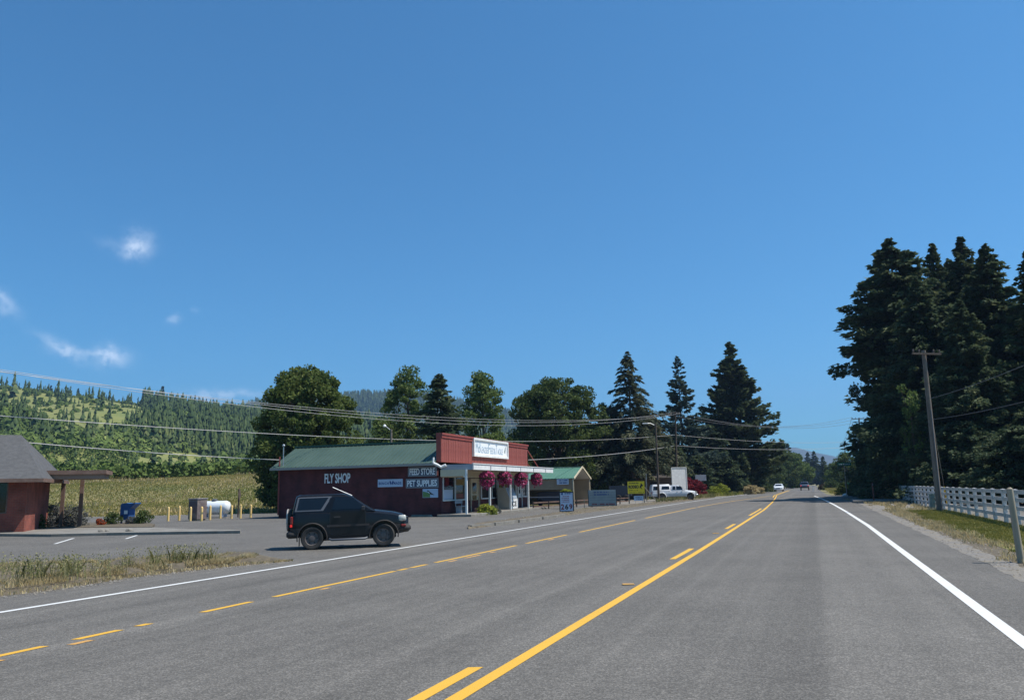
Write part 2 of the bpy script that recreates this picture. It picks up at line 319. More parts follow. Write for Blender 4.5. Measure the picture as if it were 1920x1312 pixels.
M_amber = mat('amber_lamp', (.20,.02,.015), .3)
M_carwhite = mat('white_car_paint', (.74,.75,.77), .25, col2=(.68,.69,.71), scale=2)
M_cardark = mat('grey_car_paint', (.08,.10,.14), .3)
M_carred = mat('dark_red_car_paint', (.22,.015,.03), .25)
M_street = mat('street_sign_green', (.01,.16,.10), .5)
M_bark = mat('bark', (.085,.06,.045), .9, col2=(.14,.105,.08), scale=3, stretch=(5,5,1), bump=.02)
M_house = mat('brown_siding', (.15,.115,.09), .85, col2=(.12,.09,.07), scale=1)
M_straw = foliage('straw_blades', (.36,.28,.14), (.56,.46,.26), (.70,.60,.40), .4, 1.2)
M_weed = foliage('weed_green', (.15,.16,.06), (.33,.30,.14), (.48,.40,.22), .3, 1.0)
M_lawn = foliage('lawn_green', (.15,.155,.035), (.26,.24,.07), (.42,.34,.15), .3, .8)
M_mgrass = foliage('meadow_grass', (.14,.175,.040), (.35,.285,.105), (.50,.38,.18), .4, .05)
M_fir = foliage('fir_needles', (0.039,0.060,0.028), (0.113,0.136,0.060), (0.196,0.201,0.092), .3, .35)
M_firbrown = foliage('cedar_needles', (0.050,0.068,0.042), (0.132,0.138,0.077), (0.220,0.182,0.099), .3, .3)
M_spruce = foliage('blue_green_needles', (0.037,0.062,0.048), (0.099,0.130,0.099), (0.143,0.171,0.127), .3, .35)
M_firdark = foliage('dark_needles', (0.036,0.060,0.032), (0.106,0.134,0.065), (0.192,0.204,0.090), .35, .3)
M_maple = foliage('maple_leaves', (0.051,0.081,0.022), (0.152,0.189,0.051), (0.329,0.329,0.134), .4, .4)
M_poplar = foliage('poplar_leaves', (0.060,0.098,0.026), (0.168,0.222,0.066), (0.336,0.384,0.180), .4, .4)
M_oak = foliage('oak_leaves', (0.044,0.068,0.023), (0.111,0.146,0.042), (0.208,0.234,0.085), .35, .35)
M_redleaf = foliage('red_leaves', (.10,.012,.018), (.24,.03,.04), (.30,.06,.05), .3, 1)
M_yelleaf = foliage('yellow_green_leaves', (.16,.20,.03), (.36,.38,.06), (.60,.56,.10), .3, 1.5)
M_shrub = foliage('shrub_leaves', (.04,.065,.02), (.10,.13,.04), (.16,.18,.07), .25, .8)
M_greysh = foliage('grey_shrub_leaves', (.10,.10,.09), (.18,.18,.16), (.24,.22,.22), .25, .8)
M_orangef = foliage('orange_flowers', (.18,.035,.015), (.38,.09,.03), None, .25, 2)
M_pink = foliage('pink_petals', (.30,.02,.10), (.62,.11,.24), (.92,.62,.70), .3, 2.5)
M_hillfir = foliage('hill_conifer', (0.024,0.043,0.019), (0.062,0.090,0.034), (0.108,0.130,0.048), 0, .008, .9)
M_hillleaf = foliage('hill_brush', (0.052,0.086,0.023), (0.121,0.161,0.041), (0.196,0.218,0.063), 0, .010, .9)
M_hill = mat('hill_ground', (.15,.17,.04), .95, col2=(.22,.21,.06), scale=.02, detail=10, dirt=((.08,.12,.03), .045, .6))
M_hill2 = mat('far_forest_ground', (.03,.05,.028), .95, col2=(.05,.075,.04), scale=.01, detail=10)
M_hill3 = mat('distant_forest', (.025,.045,.035), .95, col2=(.05,.06,.045), scale=.002, detail=12)
M_rock = mat('bare_rock', (.36,.24,.16), .9, col2=(.22,.15,.11), scale=.4)

# ------------------------------------------------------------------ the setting: ground, hills, road
TH = R(20.3); UX, UY = math.sin(TH), math.cos(TH)       # along-road direction
def sstep(a, b, x): t = min(1, max(0, (x-a)/(b-a))); return t*t*(3-2*t)
def gz(X, Y):                       # ground height
    t = X*UY - Y*UX                 # across-road offset
    bank = 5.2*sstep(66, 150, Y)*sstep(-12, -24, X+.0*Y) * sstep(-18, -34, t)
    return bank
def polar(name, mtl, az0, az1, na, radii, hf, kind='structure', parent=None):
    V = []; F = []
    for i in range(na+1):
        a = az0+(az1-az0)*i/na
        for r in radii:
            X, Y = r*math.sin(a), r*math.cos(a); V.append((X, Y, hf(X, Y, a, r)))
    n = len(radii)
    for i in range(na):
        for j in range(n-1): F.append((i*n+j, (i+1)*n+j, (i+1)*n+j+1, i*n+j+1))
    o = link(name, np_mesh(name, V, F, mtl, smooth=True), parent); return tag(o, kind=kind)
rad = [0.5]+list(np.geomspace(3, 60, 20))+list(np.linspace(63, 165, 35))+list(np.geomspace(175, 9000, 30))
def hground(X, Y, a, r):
    z = gz(X, Y)-.05
    if r > 60 and z > 0: z += noise.noise(Vector((X*.06, Y*.06, 0)))*.35*min(1, z)
    return z
polar('ground', M_ground, -math.pi, math.pi, 260, rad, hground)
# silhouette of the left hill as elevation above the horizon, by azimuth
def prof(tab, a):
    xs = [k[0] for k in tab]; ys = [k[1] for k in tab]; return float(np.interp(a, xs, ys))
def az(px): v = ray(px, 800); return math.atan2(v.x, v.y)
def el(px, py): v = ray(px, py); return v.z/math.hypot(v.x, v.y)
sil1 = [(az(px), el(px, py)) for px, py in ((-900,700),(-300,725),(0,742),(100,756),(170,759),(230,764),(300,779),(380,791),(440,797),(520,806),(600,800),(680,818),(760,840),(900,880),(1000,905))]
def hill_h(X, Y, a, r, tab, r0, r1, rb, amp, sc, shape=1.0):
    top = prof(tab, a)*r1
    t = (r-r0)/(r1-r0)
    h = (top+8)*(sstep(0, 1, min(t, 1))*.55+.45*min(max(t,0),1)**shape) - 3
    if t > 1: h = (top+8)*max(0, 1-(r-r1)/(rb-r1))**1.0 - 3 if rb > r1 else h
    h += noise.fractal(Vector((X*sc, Y*sc, 3)), 1, 2, 4)*amp*sstep(0, .3, t)*(1-.85*sstep(.75, 1, t))
    return h
hill1 = polar('hillside', M_hill, -R(75), az(1000), 150, list(np.linspace(150, 900, 75))+[1000, 1100, 1250],
              lambda X,Y,a,r: hill_h(X,Y,a,r,sil1,150,900,1300,11,.010) if r > 150 else -3)
sil2 = [(az(px), el(px, py)) for px, py in ((300,830),(400,795),(480,762),(560,758),(640,750),(680,745),(740,744),(800,748),(860,760),(940,776),(1000,800),(1080,830),(1180,865),(1300,895))]
polar('forested_hill', M_hill2, az(300), az(1300), 110, list(np.linspace(1000, 2000, 30))+[2200, 2500], lambda X,Y,a,r: hill_h(X,Y,a,r,sil2,1000,2000,2600,20,.004))
sil3 = [(az(px), el(px, py)) for px, py in ((1200,880),(1380,848),(1460,839),(1490,840),(1520,848),(1560,856),(1600,872),(1700,888),(1800,894))]
polar('distant_hill', M_hill3, az(1200), az(1800), 80, list(np.linspace(3000, 4200, 16))+[4600, 5200], lambda X,Y,a,r: hill_h(X,Y,a,r,sil3,3000,4200,5300,30,.0015))
sil4 = [(az(px), el(px, py)) for px, py in ((1380,894),(1480,892),(1560,890),(1640,884),(1900,870),(2100,870))]
polar('low_wooded_ridge', M_hill2, az(1380), az(2100), 80, list(np.linspace(700, 1300, 16))+[1500], lambda X,Y,a,r: hill_h(X,Y,a,r,sil4,700,1300,1600,8,.006))

# road: outlines as across-road offset x0 against Y
K = .37
edgeR = [(-8,3.2),(60,3.2),(80,2.6),(110,1.6),(170,1.0),(420,1.0)]
edgeL = [(-8,-13.4),(80,-13.4),(105,-12.4),(135,-10.5),(170,-9.6),(420,-9.6)]
wR = [(-8,2.0),(30,1.85),(45,1.6),(60,1.25),(78,.7),(97,-.1)]
wL = [(-8,-11.85),(20,-11.85),(60,-12.1),(85,-12.0),(110,-11),(135,-9.6),(170,-9.2),(420,-9.2)]
yS = [(-8,-2.9),(20,-2.95),(50,-3.2),(70,-3.7),(90,-4.4),(109,-5.15),(140,-5.3),(420,-5.3)]
yL = [(-8,-8.45),(14,-8.65),(60,-8.6),(78,-7.8),(90,-6.7),(103,-5.75),(112,-5.4)]
fx = lambda tab, Y: float(np.interp(Y, [t[0] for t in tab], [t[1] for t in tab])) + K*Y
Ys = sorted(set(list(np.linspace(-8, 130, 70))+list(np.linspace(130, 420, 20))))
def strip(name, ta, tb, ys, z, m, parent, kind=None):
    V = []; F = []
    for y in ys: V += [(ta(y), y, z), (tb(y), y, z)]
    for i in range(len(ys)-1): F.append((2*i, 2*i+1, 2*i+3, 2*i+2))
    o = link(name, np_mesh(name, V, F, m), parent)
    if kind: o['kind'] = kind
    return o
road = strip('road', lambda y: fx(edgeL, y), lambda y: fx(edgeR, y), Ys, 0, M_road, None, 'structure')
def line(tab, y0, y1, w, m, name, off=0, z=.004):
    ys = np.arange(y0, y1, 1.5).tolist()+[y1]; ws = w/UY
    return strip(name, lambda y: fx(tab, y)+off-ws/2, lambda y: fx(tab, y)+off+ws/2, ys, z, m, road)
line(wR, 3, 97, .155, M_white, 'white_edge_line')
line(wL, 3, 400, .13, M_white, 'white_edge_line')
line(yS, 3, 175, .135, M_yellow, 'yellow_centre_line')
def yof(px, py): return G(px, py).y
for (a, b) in (((790,1318),(916,1250)), ((1262,1048),(1300,1028)), ((1362,991),(1383,982)), ((1412,966),(1430,953))):
    line(yS, G(*a).y-(.6 if a[1] > 1300 else 0), G(*b).y, .13, M_yellow, 'yellow_dash', off=-.30)
line(yS, 92, 175, .13, M_yellow, 'yellow_centre_line', off=-.30)
for px, py in ((1178,1096), (1342,1000), (1410,961)):
    g = G(px, py); MB().bevbox(g.x-.1, g.x+.1, g.y-.05, g.y+.05, .004, .02, .006).build('raised_marker', M_orange, road)
segs = [((-60,1252),(130,1210)), ((168,1198),(252,1180)), ((283,1173),(311,1168)), ((397,1147),(509,1127)), ((537,1118),(763,1070)), ((770,1068.5),(786,1065)), ((794,1063.5),(820,1057.5)),
        ((831,1054),(983,1022)), ((1001,1018),(1077,1002)), ((1095,997),(1198,975)), ((1212,971),(1310,951))]
for a, b in segs: line(yL, G(*a).y, G(*b).y, .105, M_yellow, 'yellow_dash')
line(yL, 59, 103, .11, M_yellow, 'yellow_centre_line')
for a, b in (((15,1240),(38,1236)), ((150,1208),(196,1199)), ((634,1104),(645,1101)), ((835,1053),(850,1050)), ((878,1046),(905,1040)), ((920,1036),(932,1034)), ((1040,1012),(1050,1010))):
    line(yL, G(*a).y, G(*b).y, .09, M_orange, 'yellow_dash', off=.24)
# cast shadow bands across the road ahead, painted as thin dark sheets
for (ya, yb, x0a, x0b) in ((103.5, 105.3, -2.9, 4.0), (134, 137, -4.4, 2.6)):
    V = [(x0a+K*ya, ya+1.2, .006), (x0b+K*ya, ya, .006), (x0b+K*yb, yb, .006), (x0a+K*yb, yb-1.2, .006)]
    link('shadow_band', np_mesh('shadow_band', V, [(0,1,2,3)], M_shadow), road)

def flat(name, pts, z, m, parent=None, kind='structure', th=None):
    b = MB()
    if th: b.slab(pts, z-th, z)
    else: b.add([(p[0], p[1], z) for p in pts], [tuple(range(len(pts)))])
    o = b.build(name, m, parent)
    if kind and not parent: o['kind'] = kind
    return o
q = lambda px, py: tuple(G(px, py)[:2])
# forecourt
lot = flat('parking_lot', [(fx(edgeL, 8), 8), (fx(edgeL, 40), 40), (fx(edgeL, 72), 72), (3.5, 76), (-6, 74), (-16, 68.5), (-34, 67.5), (-70, 66), (-70, 8)], -.004, M_lot)
flat('gravel_yard', [(fx(edgeL,72)+.1, 72), (fx(edgeL,110), 110), (12, 104), (3.5, 76)], -.008, M_gravel)
flat('gravel_strip', [(-70, 65.8), (-34, 67.3), (-16, 68.3), (-16, 73), (-34, 70.5), (-70, 69)], -.012, M_gravel)
sw = flat('sidewalk', [q(-90,1004), q(95,1006), q(200,1003.5), q(320,1001.5), q(450,999.5), q(452,998.3), q(330,995), q(285,992.5), q(90,993.5), q(-90,994)], .11, M_conc, th=.16)
flat('planting_bed', [q(-90,993.8), q(90,993.3), q(285,992.3), q(290,986), q(250,983), q(100,983), q(-90,984)], .13, M_soil, th=.18)
for a, b in (((103,1019),(138,1008.5)), ((236,1009.5),(257,1003))):
    A_, B_ = G(*a), G(*b); d = (B_-A_).normalized(); n_ = Vector((-d.y, d.x, 0))*.05
    link('parking_line', np_mesh('parking_line', [(p.x, p.y, 0) for p in (A_-n_, A_+n_, B_+n_, B_-n_)], [(0,1,2,3)], M_white), lot)
# lumpy raised verges
def mound(name, front, back, h, m, nseg=60, nacross=9, seed=1):
    fr = [Vector((*q(*p), 0)) if len(p) == 2 and p[1] > 200 else Vector((p[0], p[1], 0)) for p in front]
    bk = [Vector((*q(*p), 0)) if len(p) == 2 and p[1] > 200 else Vector((p[0], p[1], 0)) for p in back]
    def samp(P, t):
        ds = [0]
        for i in range(len(P)-1): ds.append(ds[-1]+(P[i+1]-P[i]).length)
        s = t*ds[-1]; i = max(0, min(len(P)-2, int(np.searchsorted(ds, s)-1))); f = (s-ds[i])/max(1e-6, ds[i+1]-ds[i]); return P[i].lerp(P[i+1], f)
    V = []; F = []
    for i in range(nseg+1):
        t = i/nseg; a = samp(fr, t); b = samp(bk, t)
        for j in range(nacross+1):
            k = j/nacross; p = a.lerp(b, k)
            e = min(1, min(k, 1-k)*5)*min(1, (1-t)*8+.05); nn = noise.fractal(Vector((p.x*1.1+seed, p.y*1.1, seed)), 1, 2, 4)
            jit = noise.noise(Vector((p.x*2.3, p.y*2.3, seed)))*.14*(1 if k in (0,1) else 0)
            V.append((p.x+jit*.3, p.y+jit, -.02+(h+.03)*e*(1+.7*nn)))
    for i in range(nseg):
        for j in range(nacross): F.append((i*(nacross+1)+j, (i+1)*(nacross+1)+j, (i+1)*(nacross+1)+j+1, i*(nacross+1)+j+1))
    o = link(name, np_mesh(name, V, F, m, smooth=True)); tag(o, kind='structure'); return fr, bk, samp
vl = mound('grass_verge', [(-420,1185),(-160,1142),(0,1119),(100,1107),(235,1085),(350,1071),(500,1056),(548,1051.5)], [(-420,1070),(-160,1068),(0,1064),(150,1060),(300,1052),(430,1046.5),(500,1048),(550,1050.8)], .13, M_soil, 110)
v2 = mound('kerb_verge', [(878,991.5),(1000,976),(1100,961),(1200,949),(1300,937.5),(1340,933)], [(878,988.3),(1000,969),(1100,953),(1160,949),(1240,940),(1340,929)], .10, M_soil, 140, 9, 5)
# a broken concrete kerb along the start of that verge
kb = MB(); pts = [(880,990.2),(925,985),(970,979.5),(1015,973.5),(1060,967)]
for i in range(len(pts)-1):
    a, b = G(*pts[i]), G(*pts[i+1]); a2 = a.lerp(b, .02); b2 = a.lerp(b, .97); kb.bar(a2+Vector((0,0,.06)), b2+Vector((0,0,.055)), .18, .14)
tag(kb.build('kerb', M_conc), kind='structure')
xr = lambda x0, y: (x0+K*y, y)
V = []; F = []; ys_ = np.arange(4, 76, .12)
for y_ in ys_:
    e_ = 3.16+.14*noise.noise(Vector((y_*.8, 3, 0)))+.09*noise.noise(Vector((y_*4, 7, 0))); V += [(e_+K*y_, y_, .003), (e_+.5+.12*noise.noise(Vector((y_*2, 9, 0)))+K*y_, y_, .001)]
for i in range(len(ys_)-1): F.append((2*i, 2*i+1, 2*i+3, 2*i+2))
tag(link('gravel_edge', np_mesh('gravel_edge', V, F, M_gravel)), kind='structure')
flat('dirt_shoulder', [xr(3.15,4), xr(3.15,75), xr(3.4,96), xr(5.0,96), xr(5.2,60), xr(4.9,40), xr(4.6,4)], -.012, M_soil)
flat('lawn_strip', [xr(4.5,4), xr(4.3,20), xr(4.6,32), xr(5.3,43), xr(6.9,44), xr(6.7,30), xr(7.0,4)], -.006, M_meadow)
flat('gravel_ditch', [xr(3.6,44), xr(3.6,62), xr(12,60), xr(6.9,44.5)], -.008, M_gravel)
flat('forest_floor', [xr(6.9,4), xr(7.0,60), xr(12,60.5), xr(12,66), xr(7,92), xr(6,170), xr(70,170), xr(70,4)], -.02, mat('needle_litter', (.10,.09,.075), .95, col2=(.17,.155,.125), scale=1.2, detail=8))
flat('driveway', [xr(2.9,62), xr(14,60.5), xr(14,65.5), xr(3.0,70)], .14, M_conc, th=.2)
flat('side_road', [xr(2.5,80), xr(40,72), xr(40,80), xr(1.9,98)], -.002, M_lot)

# ------------------------------------------------------------------ loose stones
st_p = []
for _ in range(2600):
    if random.random() < .6: y_ = random.uniform(8, 60); x_ = 3.2+abs(random.gauss(0, .55)); st_p.append((x_+K*y_, y_, .004))
    else:
        fr, bk, samp = vl if random.random() < .6 else v2; t_ = random.random(); p = samp(fr, t_); st_p.append((p.x+random.gauss(0, .15), p.y-abs(random.gauss(0, .25))+.05, .004))
st_p = np.array(st_p); ov = np.array([[1,0,0],[-1,0,0],[0,1,0],[0,-1,0],[0,0,.8],[0,0,-.3]]); of = np.array([[0,2,4],[2,1,4],[1,3,4],[3,0,4]])
sz = rng.uniform(.008, .032, len(st_p)); V = (st_p[:, None, :]+ov[None]*sz[:, None, None]*rng.uniform(.6, 1.3, (len(st_p), 6, 1))).reshape(-1, 3); F = (of[None]+(np.arange(len(st_p))*6)[:, None, None]).reshape(-1, 3)
tag(link('loose_stones', np_mesh('loose_stones', V, F, M_gravel)), kind='stuff')

# ------------------------------------------------------------------ grass and weeds
def blades(name, P, h, w, m, lean=.35, kind='stuff', parent=None, curve=True):
    P = np.asarray(P, dtype=np.float64); n = len(P)
    h = np.broadcast_to(h, (n,))*rng.uniform(.6, 1.25, n); a = rng.uniform(0, 2*np.pi, n); la = rng.uniform(0, 2*np.pi, n); ln = rng.uniform(.05, lean, n)*h
    s = np.stack([np.cos(a), np.sin(a), 0*a], 1)*(np.broadcast_to(w, (n,))[:, None]/2); lv = np.stack([np.cos(la)*ln, np.sin(la)*ln, 0*la], 1)
    up = np.stack([0*h, 0*h, h], 1)
    V = np.stack([P-s, P+s, P+up*.6+lv*.35+s*.7, P+up+lv*1.1, P+up*.6+lv*.35-s*.7], 1).reshape(-1, 3)
    b = np.arange(n)*5; F = np.stack([b, b+1, b+2, b+3, b+4], 1)
    return tag(link(name, np_mesh(name, V, F, m), parent), kind=kind)
def over(v, n, kmin=.1, kmax=.95, tmin=0, tmax=1, h=.1):
    fr, bk, samp = v; out = []
    for _ in range(n):
        t = random.uniform(tmin, tmax); k = random.uniform(kmin, kmax); p = samp(fr, t).lerp(samp(bk, t), k); out.append((p.x, p.y, h*min(1, (1-t)*8)-.02))
    return out
pa = [p for p in over(vl, 42000, .07, .97, 0, .90) if noise.noise(Vector((p[0]*.9, p[1]*.9, 0))) > -.25]
pa = [p for p in pa if noise.noise(Vector((p[0]*1.7, p[1]*1.7, 5))) > -.12]
blades('dry_grass', pa, .105, .014, M_straw, .9)
blades('dry_grass', over(vl, 3500, .0, .25, h=.03), .07, .02, M_straw, .9)
pw = []
for px, py, n, sp in ((55,1098,70,.22),(110,1088,60,.35),(150,1094,45,.30),(238,1074,26,.07),(285,1070,30,.10),(335,1064,90,.16),(378,1062,70,.16),(190,1085,30,.5),(20,1085,30,.4),(-60,1090,60,.7),(300,1068,20,.5),(130,1090,60,.1)):
    g = G(px, py)
    for _ in range(n): pw.append((g.x+random.gauss(0, sp), g.y+random.gauss(0, sp*.8), .08))
blades('roadside_weeds', pw, .36, .012, M_weed, .6)
# seed heads / little leaves on the weeds
def cards(P, size, aspect=1.0, flat_=0.0, rg=None):
    rg = rg or rng; P = np.asarray(P, dtype=np.float64); n = len(P)
    d = rg.normal(size=(n, 3)); d /= np.linalg.norm(d, axis=1)[:, None]
    e = rg.normal(size=(n, 3)); e[:, 2] *= (1-flat_); d[:, 2] *= (1-flat_)
    d /= np.linalg.norm(d, axis=1)[:, None]
    e -= (e*d).sum(1)[:, None]*d; e /= np.linalg.norm(e, axis=1)[:, None]+1e-9
    s = (np.broadcast_to(size, (n,))*rg.uniform(.6, 1.3, n))[:, None]
    V = np.stack([P-d*s*.5, P+e*s*.3*aspect, P+d*s*.5, P-e*s*.3*aspect], 1).reshape(-1, 3); b = np.arange(n)*4
    return V, np.stack([b, b+1, b+2, b+3], 1)
wp = []
for p in pw:
    for _ in range(4): wp.append((p[0]+random.gauss(0,.07), p[1]+random.gauss(0,.07), p[2]+random.uniform(.10,.44)))
V, F = cards(wp, .038); tag(link('roadside_weeds', np_mesh('weed_leaves', V, F, M_weed)), kind='stuff')
blades('verge_stubble', over(v2, 9000, .1, .95, .04, 1, .07), .07, .022, M_straw, .9)
gp = [p for p in over(v2, 2600, .2, .9, .55, 1, .07) if noise.noise(Vector((p[0]*.5, p[1]*.5, 2))) > .0]
blades('roadside_weeds', gp, .40, .05, M_weed, .5)
lp = []; sp_ = []
for _ in range(60000):
    y = random.uniform(8, 46)**1.0; x0 = random.uniform(3.3, 7.0); X = x0+K*y
    n1 = noise.noise(Vector((X*.6, y*.35, 1)))
    if x0 > 4.6+.35*n1+.6*noise.noise(Vector((X*2, y*2, 4))) and x0 < 6.95 and y < 44: lp.append((X, y, -.01))
    elif x0 > 3.75+.4*noise.noise(Vector((X*1.5, y*1.5, 7))) and random.random() < .45+n1: sp_.append((X, y, -.015))
blades('lawn_grass', lp, .055, .022, M_lawn, .9)
blades('dry_grass', sp_, .11, .018, M_straw, .9)
sp2 = [(x0+K*y, y, -.01) for x0, y in ((random.uniform(3.5, 6.5), random.uniform(44, 60)) for _ in range(4500)) if noise.noise(Vector((x0*1.2, y*.6, 9))) > .12]
sp2 += [(x0+K*y, y, 0) for x0, y in ((random.uniform(6, 13), random.uniform(66, 74)) for _ in range(2500))]
blades('dry_grass', sp2, .17, .04, M_straw, .7)
mp_ = []
for _ in range(120000):
    X = random.uniform(-95, -9); Y = random.uniform(68, 152)
    if X < -.68*Y-8: continue
    if X*UY-Y*UX > -30 and Y < 75: continue
    mp_.append((X, Y, hground(X, Y, 0, 100)))
blades('meadow_grass', mp_, .17, .11, M_mgrass, 1.4)
blades('meadow_grass', [p for p in mp_[::14] if noise.noise(Vector((p[0]*.07, p[1]*.07, 3))) > .05], .5, .12, M_straw, .8)
fg = []
for _ in range(7000):
    Y = random.uniform(95, 170); x0 = random.uniform(-20, -11.4) if random.random() < .5 else random.uniform(2.2, 8)
    if Y < 112 and -13 < x0 < 4.5: continue
    fg.append((x0+K*Y, Y, 0))
blades('roadside_grass', fg, .45, .13, M_mgrass, .7)

# ------------------------------------------------------------------ trees
def conifer_np(H, Rr, nb=520, base=.08, power=.85, droop=.25, slope=.05, rag=.35, spray=.55, width=.13, per=18, seed=1, kk=1.0, side=.32):
    rg = np.random.default_rng(seed); V = []; cnt = 0
    u = rg.uniform(0, 1, nb)**1.0; zr = base+(1-base)*u; zr[:int(nb*.04)] = rg.uniform(.93, 1., int(nb*.04))
    azs = rg.uniform(0, 2*np.pi, nb)
    mod_ = np.array([1+.34*noise.noise(Vector((math.cos(a_)*1.3+seed, math.sin(a_)*1.3, z_*7)))+.25*noise.noise(Vector((math.cos(a_)*3, math.sin(a_)*3+seed, z_*16))) for a_, z_ in zip(azs, zr)])
    Lb = Rr*np.clip((1-zr)/(1-base)*kk, 0, 1)**power*(1-rag+rag*1.7*rg.uniform(0, 1, nb)**1.5)*mod_+.12
    lowmask = zr < base+.1; Lb[lowmask] *= (.7+.3*rg.uniform(0, 1, lowmask.sum()))
    out = []
    for i in range(nb):
        l = Lb[i]; n = max(6, int(per*l)); t = rg.uniform(.12, 1, n)**.75
        sd = rg.uniform(-1, 1, n)*side*l*(1.08-t)**.8
        ca, sa = math.cos(azs[i]), math.sin(azs[i])
        zz = zr[i]*H + l*(slope*t-droop*t*t) + rg.normal(0, .03+.025*l, n) - np.abs(sd)*.12
        px = ca*l*t-sa*sd; py = sa*l*t+ca*sd
        dx = ca+(-sa)*np.sign(sd)*.7; dy = sa+ca*np.sign(sd)*.7
        dz = slope-2*droop*t+rg.normal(0, .25, n); dv = np.stack([dx+rg.normal(0,.35,n), dy+rg.normal(0,.35,n), dz-.1], 1); dv /= np.linalg.norm(dv, axis=1)[:, None]
        P = np.stack([px, py, zz], 1); ss = spray*rg.uniform(.6, 1.3, n)[:, None]*(0.55+.45*min(1, l/2))
        sv = np.cross(dv, rg.normal(size=(n, 3))*.75+np.array([0,0,.9])); sv /= np.linalg.norm(sv, axis=1)[:, None]+1e-9
        wv = sv*width*rg.uniform(.7, 1.3, n)[:, None]
        out.append(np.stack([P-dv*ss*.3, P+dv*ss*.15+wv, P+dv*ss*.7, P+dv*ss*.15-wv], 1).reshape(-1, 3))
    V = np.concatenate(out); b = np.arange(len(V)//4)*4
    # limbs
    return V, np.stack([b, b+1, b+2, b+3], 1), [(azs[i], zr[i]*H, Lb[i]) for i in range(0, nb, 4)]
def trunk_mesh(H, r, limbs, slope, droop):
    b = MB(); b.tube([(0,0,-.3),(0,0,H*.3),(.05,0,H*.7),(0,0,H*.98)], [r, r*.75, r*.35, .03], 8)
    for a, z, l in limbs: b.tube([(0,0,z), (math.cos(a)*l*.5, math.sin(a)*l*.5, z+l*(slope*.5-droop*.25)), (math.cos(a)*l*.9, math.sin(a)*l*.9, z+l*(slope*.9-droop*.81))], [.05, .03, .01], 4, False)
    return b.mesh('trunk', M_bark, 60)
def conifer(kw, m, tr=.28):
    V, F, limbs = conifer_np(**kw); return (trunk_mesh(kw['H'], tr, limbs, kw.get('slope',.05), kw.get('droop',.25)), np_mesh('crown', V, F, m))
def put_tree(name, meshes, loc, label, group=None, rz=0, sc=(1,1,1), cat='tree'):
    e = empty(name, loc, rz, label, cat, group); e.scale = sc
    link('trunk', meshes[0], e); link('crown', meshes[1], e); return e
def broadleaf(H, Wd, shape, m, seed=1, ncl=240, per=110, leaf=.24, rc=.75, base=.15, trunk=.3, hollow=.25, lobe=.22):
    rg = np.random.default_rng(seed); cl = []
    while len(cl) < ncl:
        zr = rg.uniform(0, 1); rr = shape(zr)
        if rr <= 0: continue
        a = rg.uniform(0, 2*np.pi); lob = 1+lobe*noise.noise(Vector((math.cos(a)*1.7+seed, math.sin(a)*1.7, zr*4)))+lobe*.75*noise.noise(Vector((math.cos(a)*4+seed, math.sin(a)*4, zr*9)))
        k = max(hollow, rg.uniform(0, 1)**.45)
        if rg.uniform() > rr+.25: continue
        z = H*(base+(1-base)*zr*.97)
        cl.append((math.cos(a)*rr*k*Wd*lob, math.sin(a)*rr*k*Wd*lob, z))
    cl = np.array(cl); P = []
    for c in cl:
        r = rc*rg.uniform(.55, 1.25); d = rg.normal(size=(per, 3)); d /= np.linalg.norm(d, axis=1)[:, None]
        d *= (r*rg.uniform(.45, 1.05, per)**.6)[:, None]; d[:, 2] *= .75; P.append(c+d)
    V, F = cards(np.concatenate(P), leaf, 1.3, .0, rg)
    b = MB(); b.tube([(0,0,-.3),(.05,0,H*.25),(.1,.05,H*.55),(0,0,H*.85)], [trunk, trunk*.75, trunk*.45, .05], 8)
    for c in cl[::6]:
        z0 = c[2]*.55; b.tube([(0,0,z0), (c[0]*.5, c[1]*.5, z0+(c[2]-z0)*.65), tuple(c)], [trunk*.28, trunk*.16, .02], 5, False)
    return (b.mesh('trunk', M_bark, 60), np_mesh('crown', V, F, m))
def gat(px, Y): p = at(px, 920, Y); return Vector((p.x, Y, gz(p.x, Y)))
def topz(px, py, Y): return at(px, py, Y).z

dome = lambda z: math.sin(math.pi*min(1, max(0, .12+.88*z)))**.55 if z < .98 else 0
egg = lambda z: (math.sin(math.pi*(.08+.9*z**.85)))**.6
popl = lambda z: (math.sin(math.pi*(.06+.92*z**.95)))**.55
# left big-leaf tree
Y = 72; H = topz(577, 685, Y); m_ = broadleaf(H, 5.3, lambda z: (.95 if z < .45 else .95*(1-((z-.45)/.58)**2.6))*(0.85+.15*z), M_maple, 3, 480, 130, .26, .72, .06, .35, .3, .16)
put_tree('broadleaf_tree', m_, gat(572, Y), 'large broad leafy tree rising behind the left end of the fly shop wall')
Y = 92; H = topz(762, 688, Y); mp1 = broadleaf(H, 3.1, popl, M_poplar, 5, 170, 120, .25, .75, .12, .22, .3)
put_tree('poplar_tree', mp1, gat(764, Y), 'open light green poplar left of the dark conifer behind the store roof')
mp1b = broadleaf(H*.62, 3.0, egg, M_poplar, 15, 110, 110, .25, .75, .1, .2, .3)
put_tree('poplar_tree', mp1b, gat(722, Y-2), 'lower leafy tree at the left foot of the poplar behind the store roof')
Y = 90; H = topz(904, 695, Y); mp2 = broadleaf(H, 2.7, popl, M_poplar, 6, 150, 120, .25, .72, .12, .22, .3)
put_tree('poplar_tree', mp2, gat(906, Y), 'light green poplar behind the red false front, left of the round oak')
Y = 84; mc = conifer(dict(H=topz(824, 702, Y)/1, Rr=3.6, nb=420, base=.12, power=.7, droop=.1, slope=.25, rag=.4, seed=4, per=20), M_firdark)
put_tree('conifer_tree', mc, gat(826, Y), 'dark conifer between the two light green poplars')
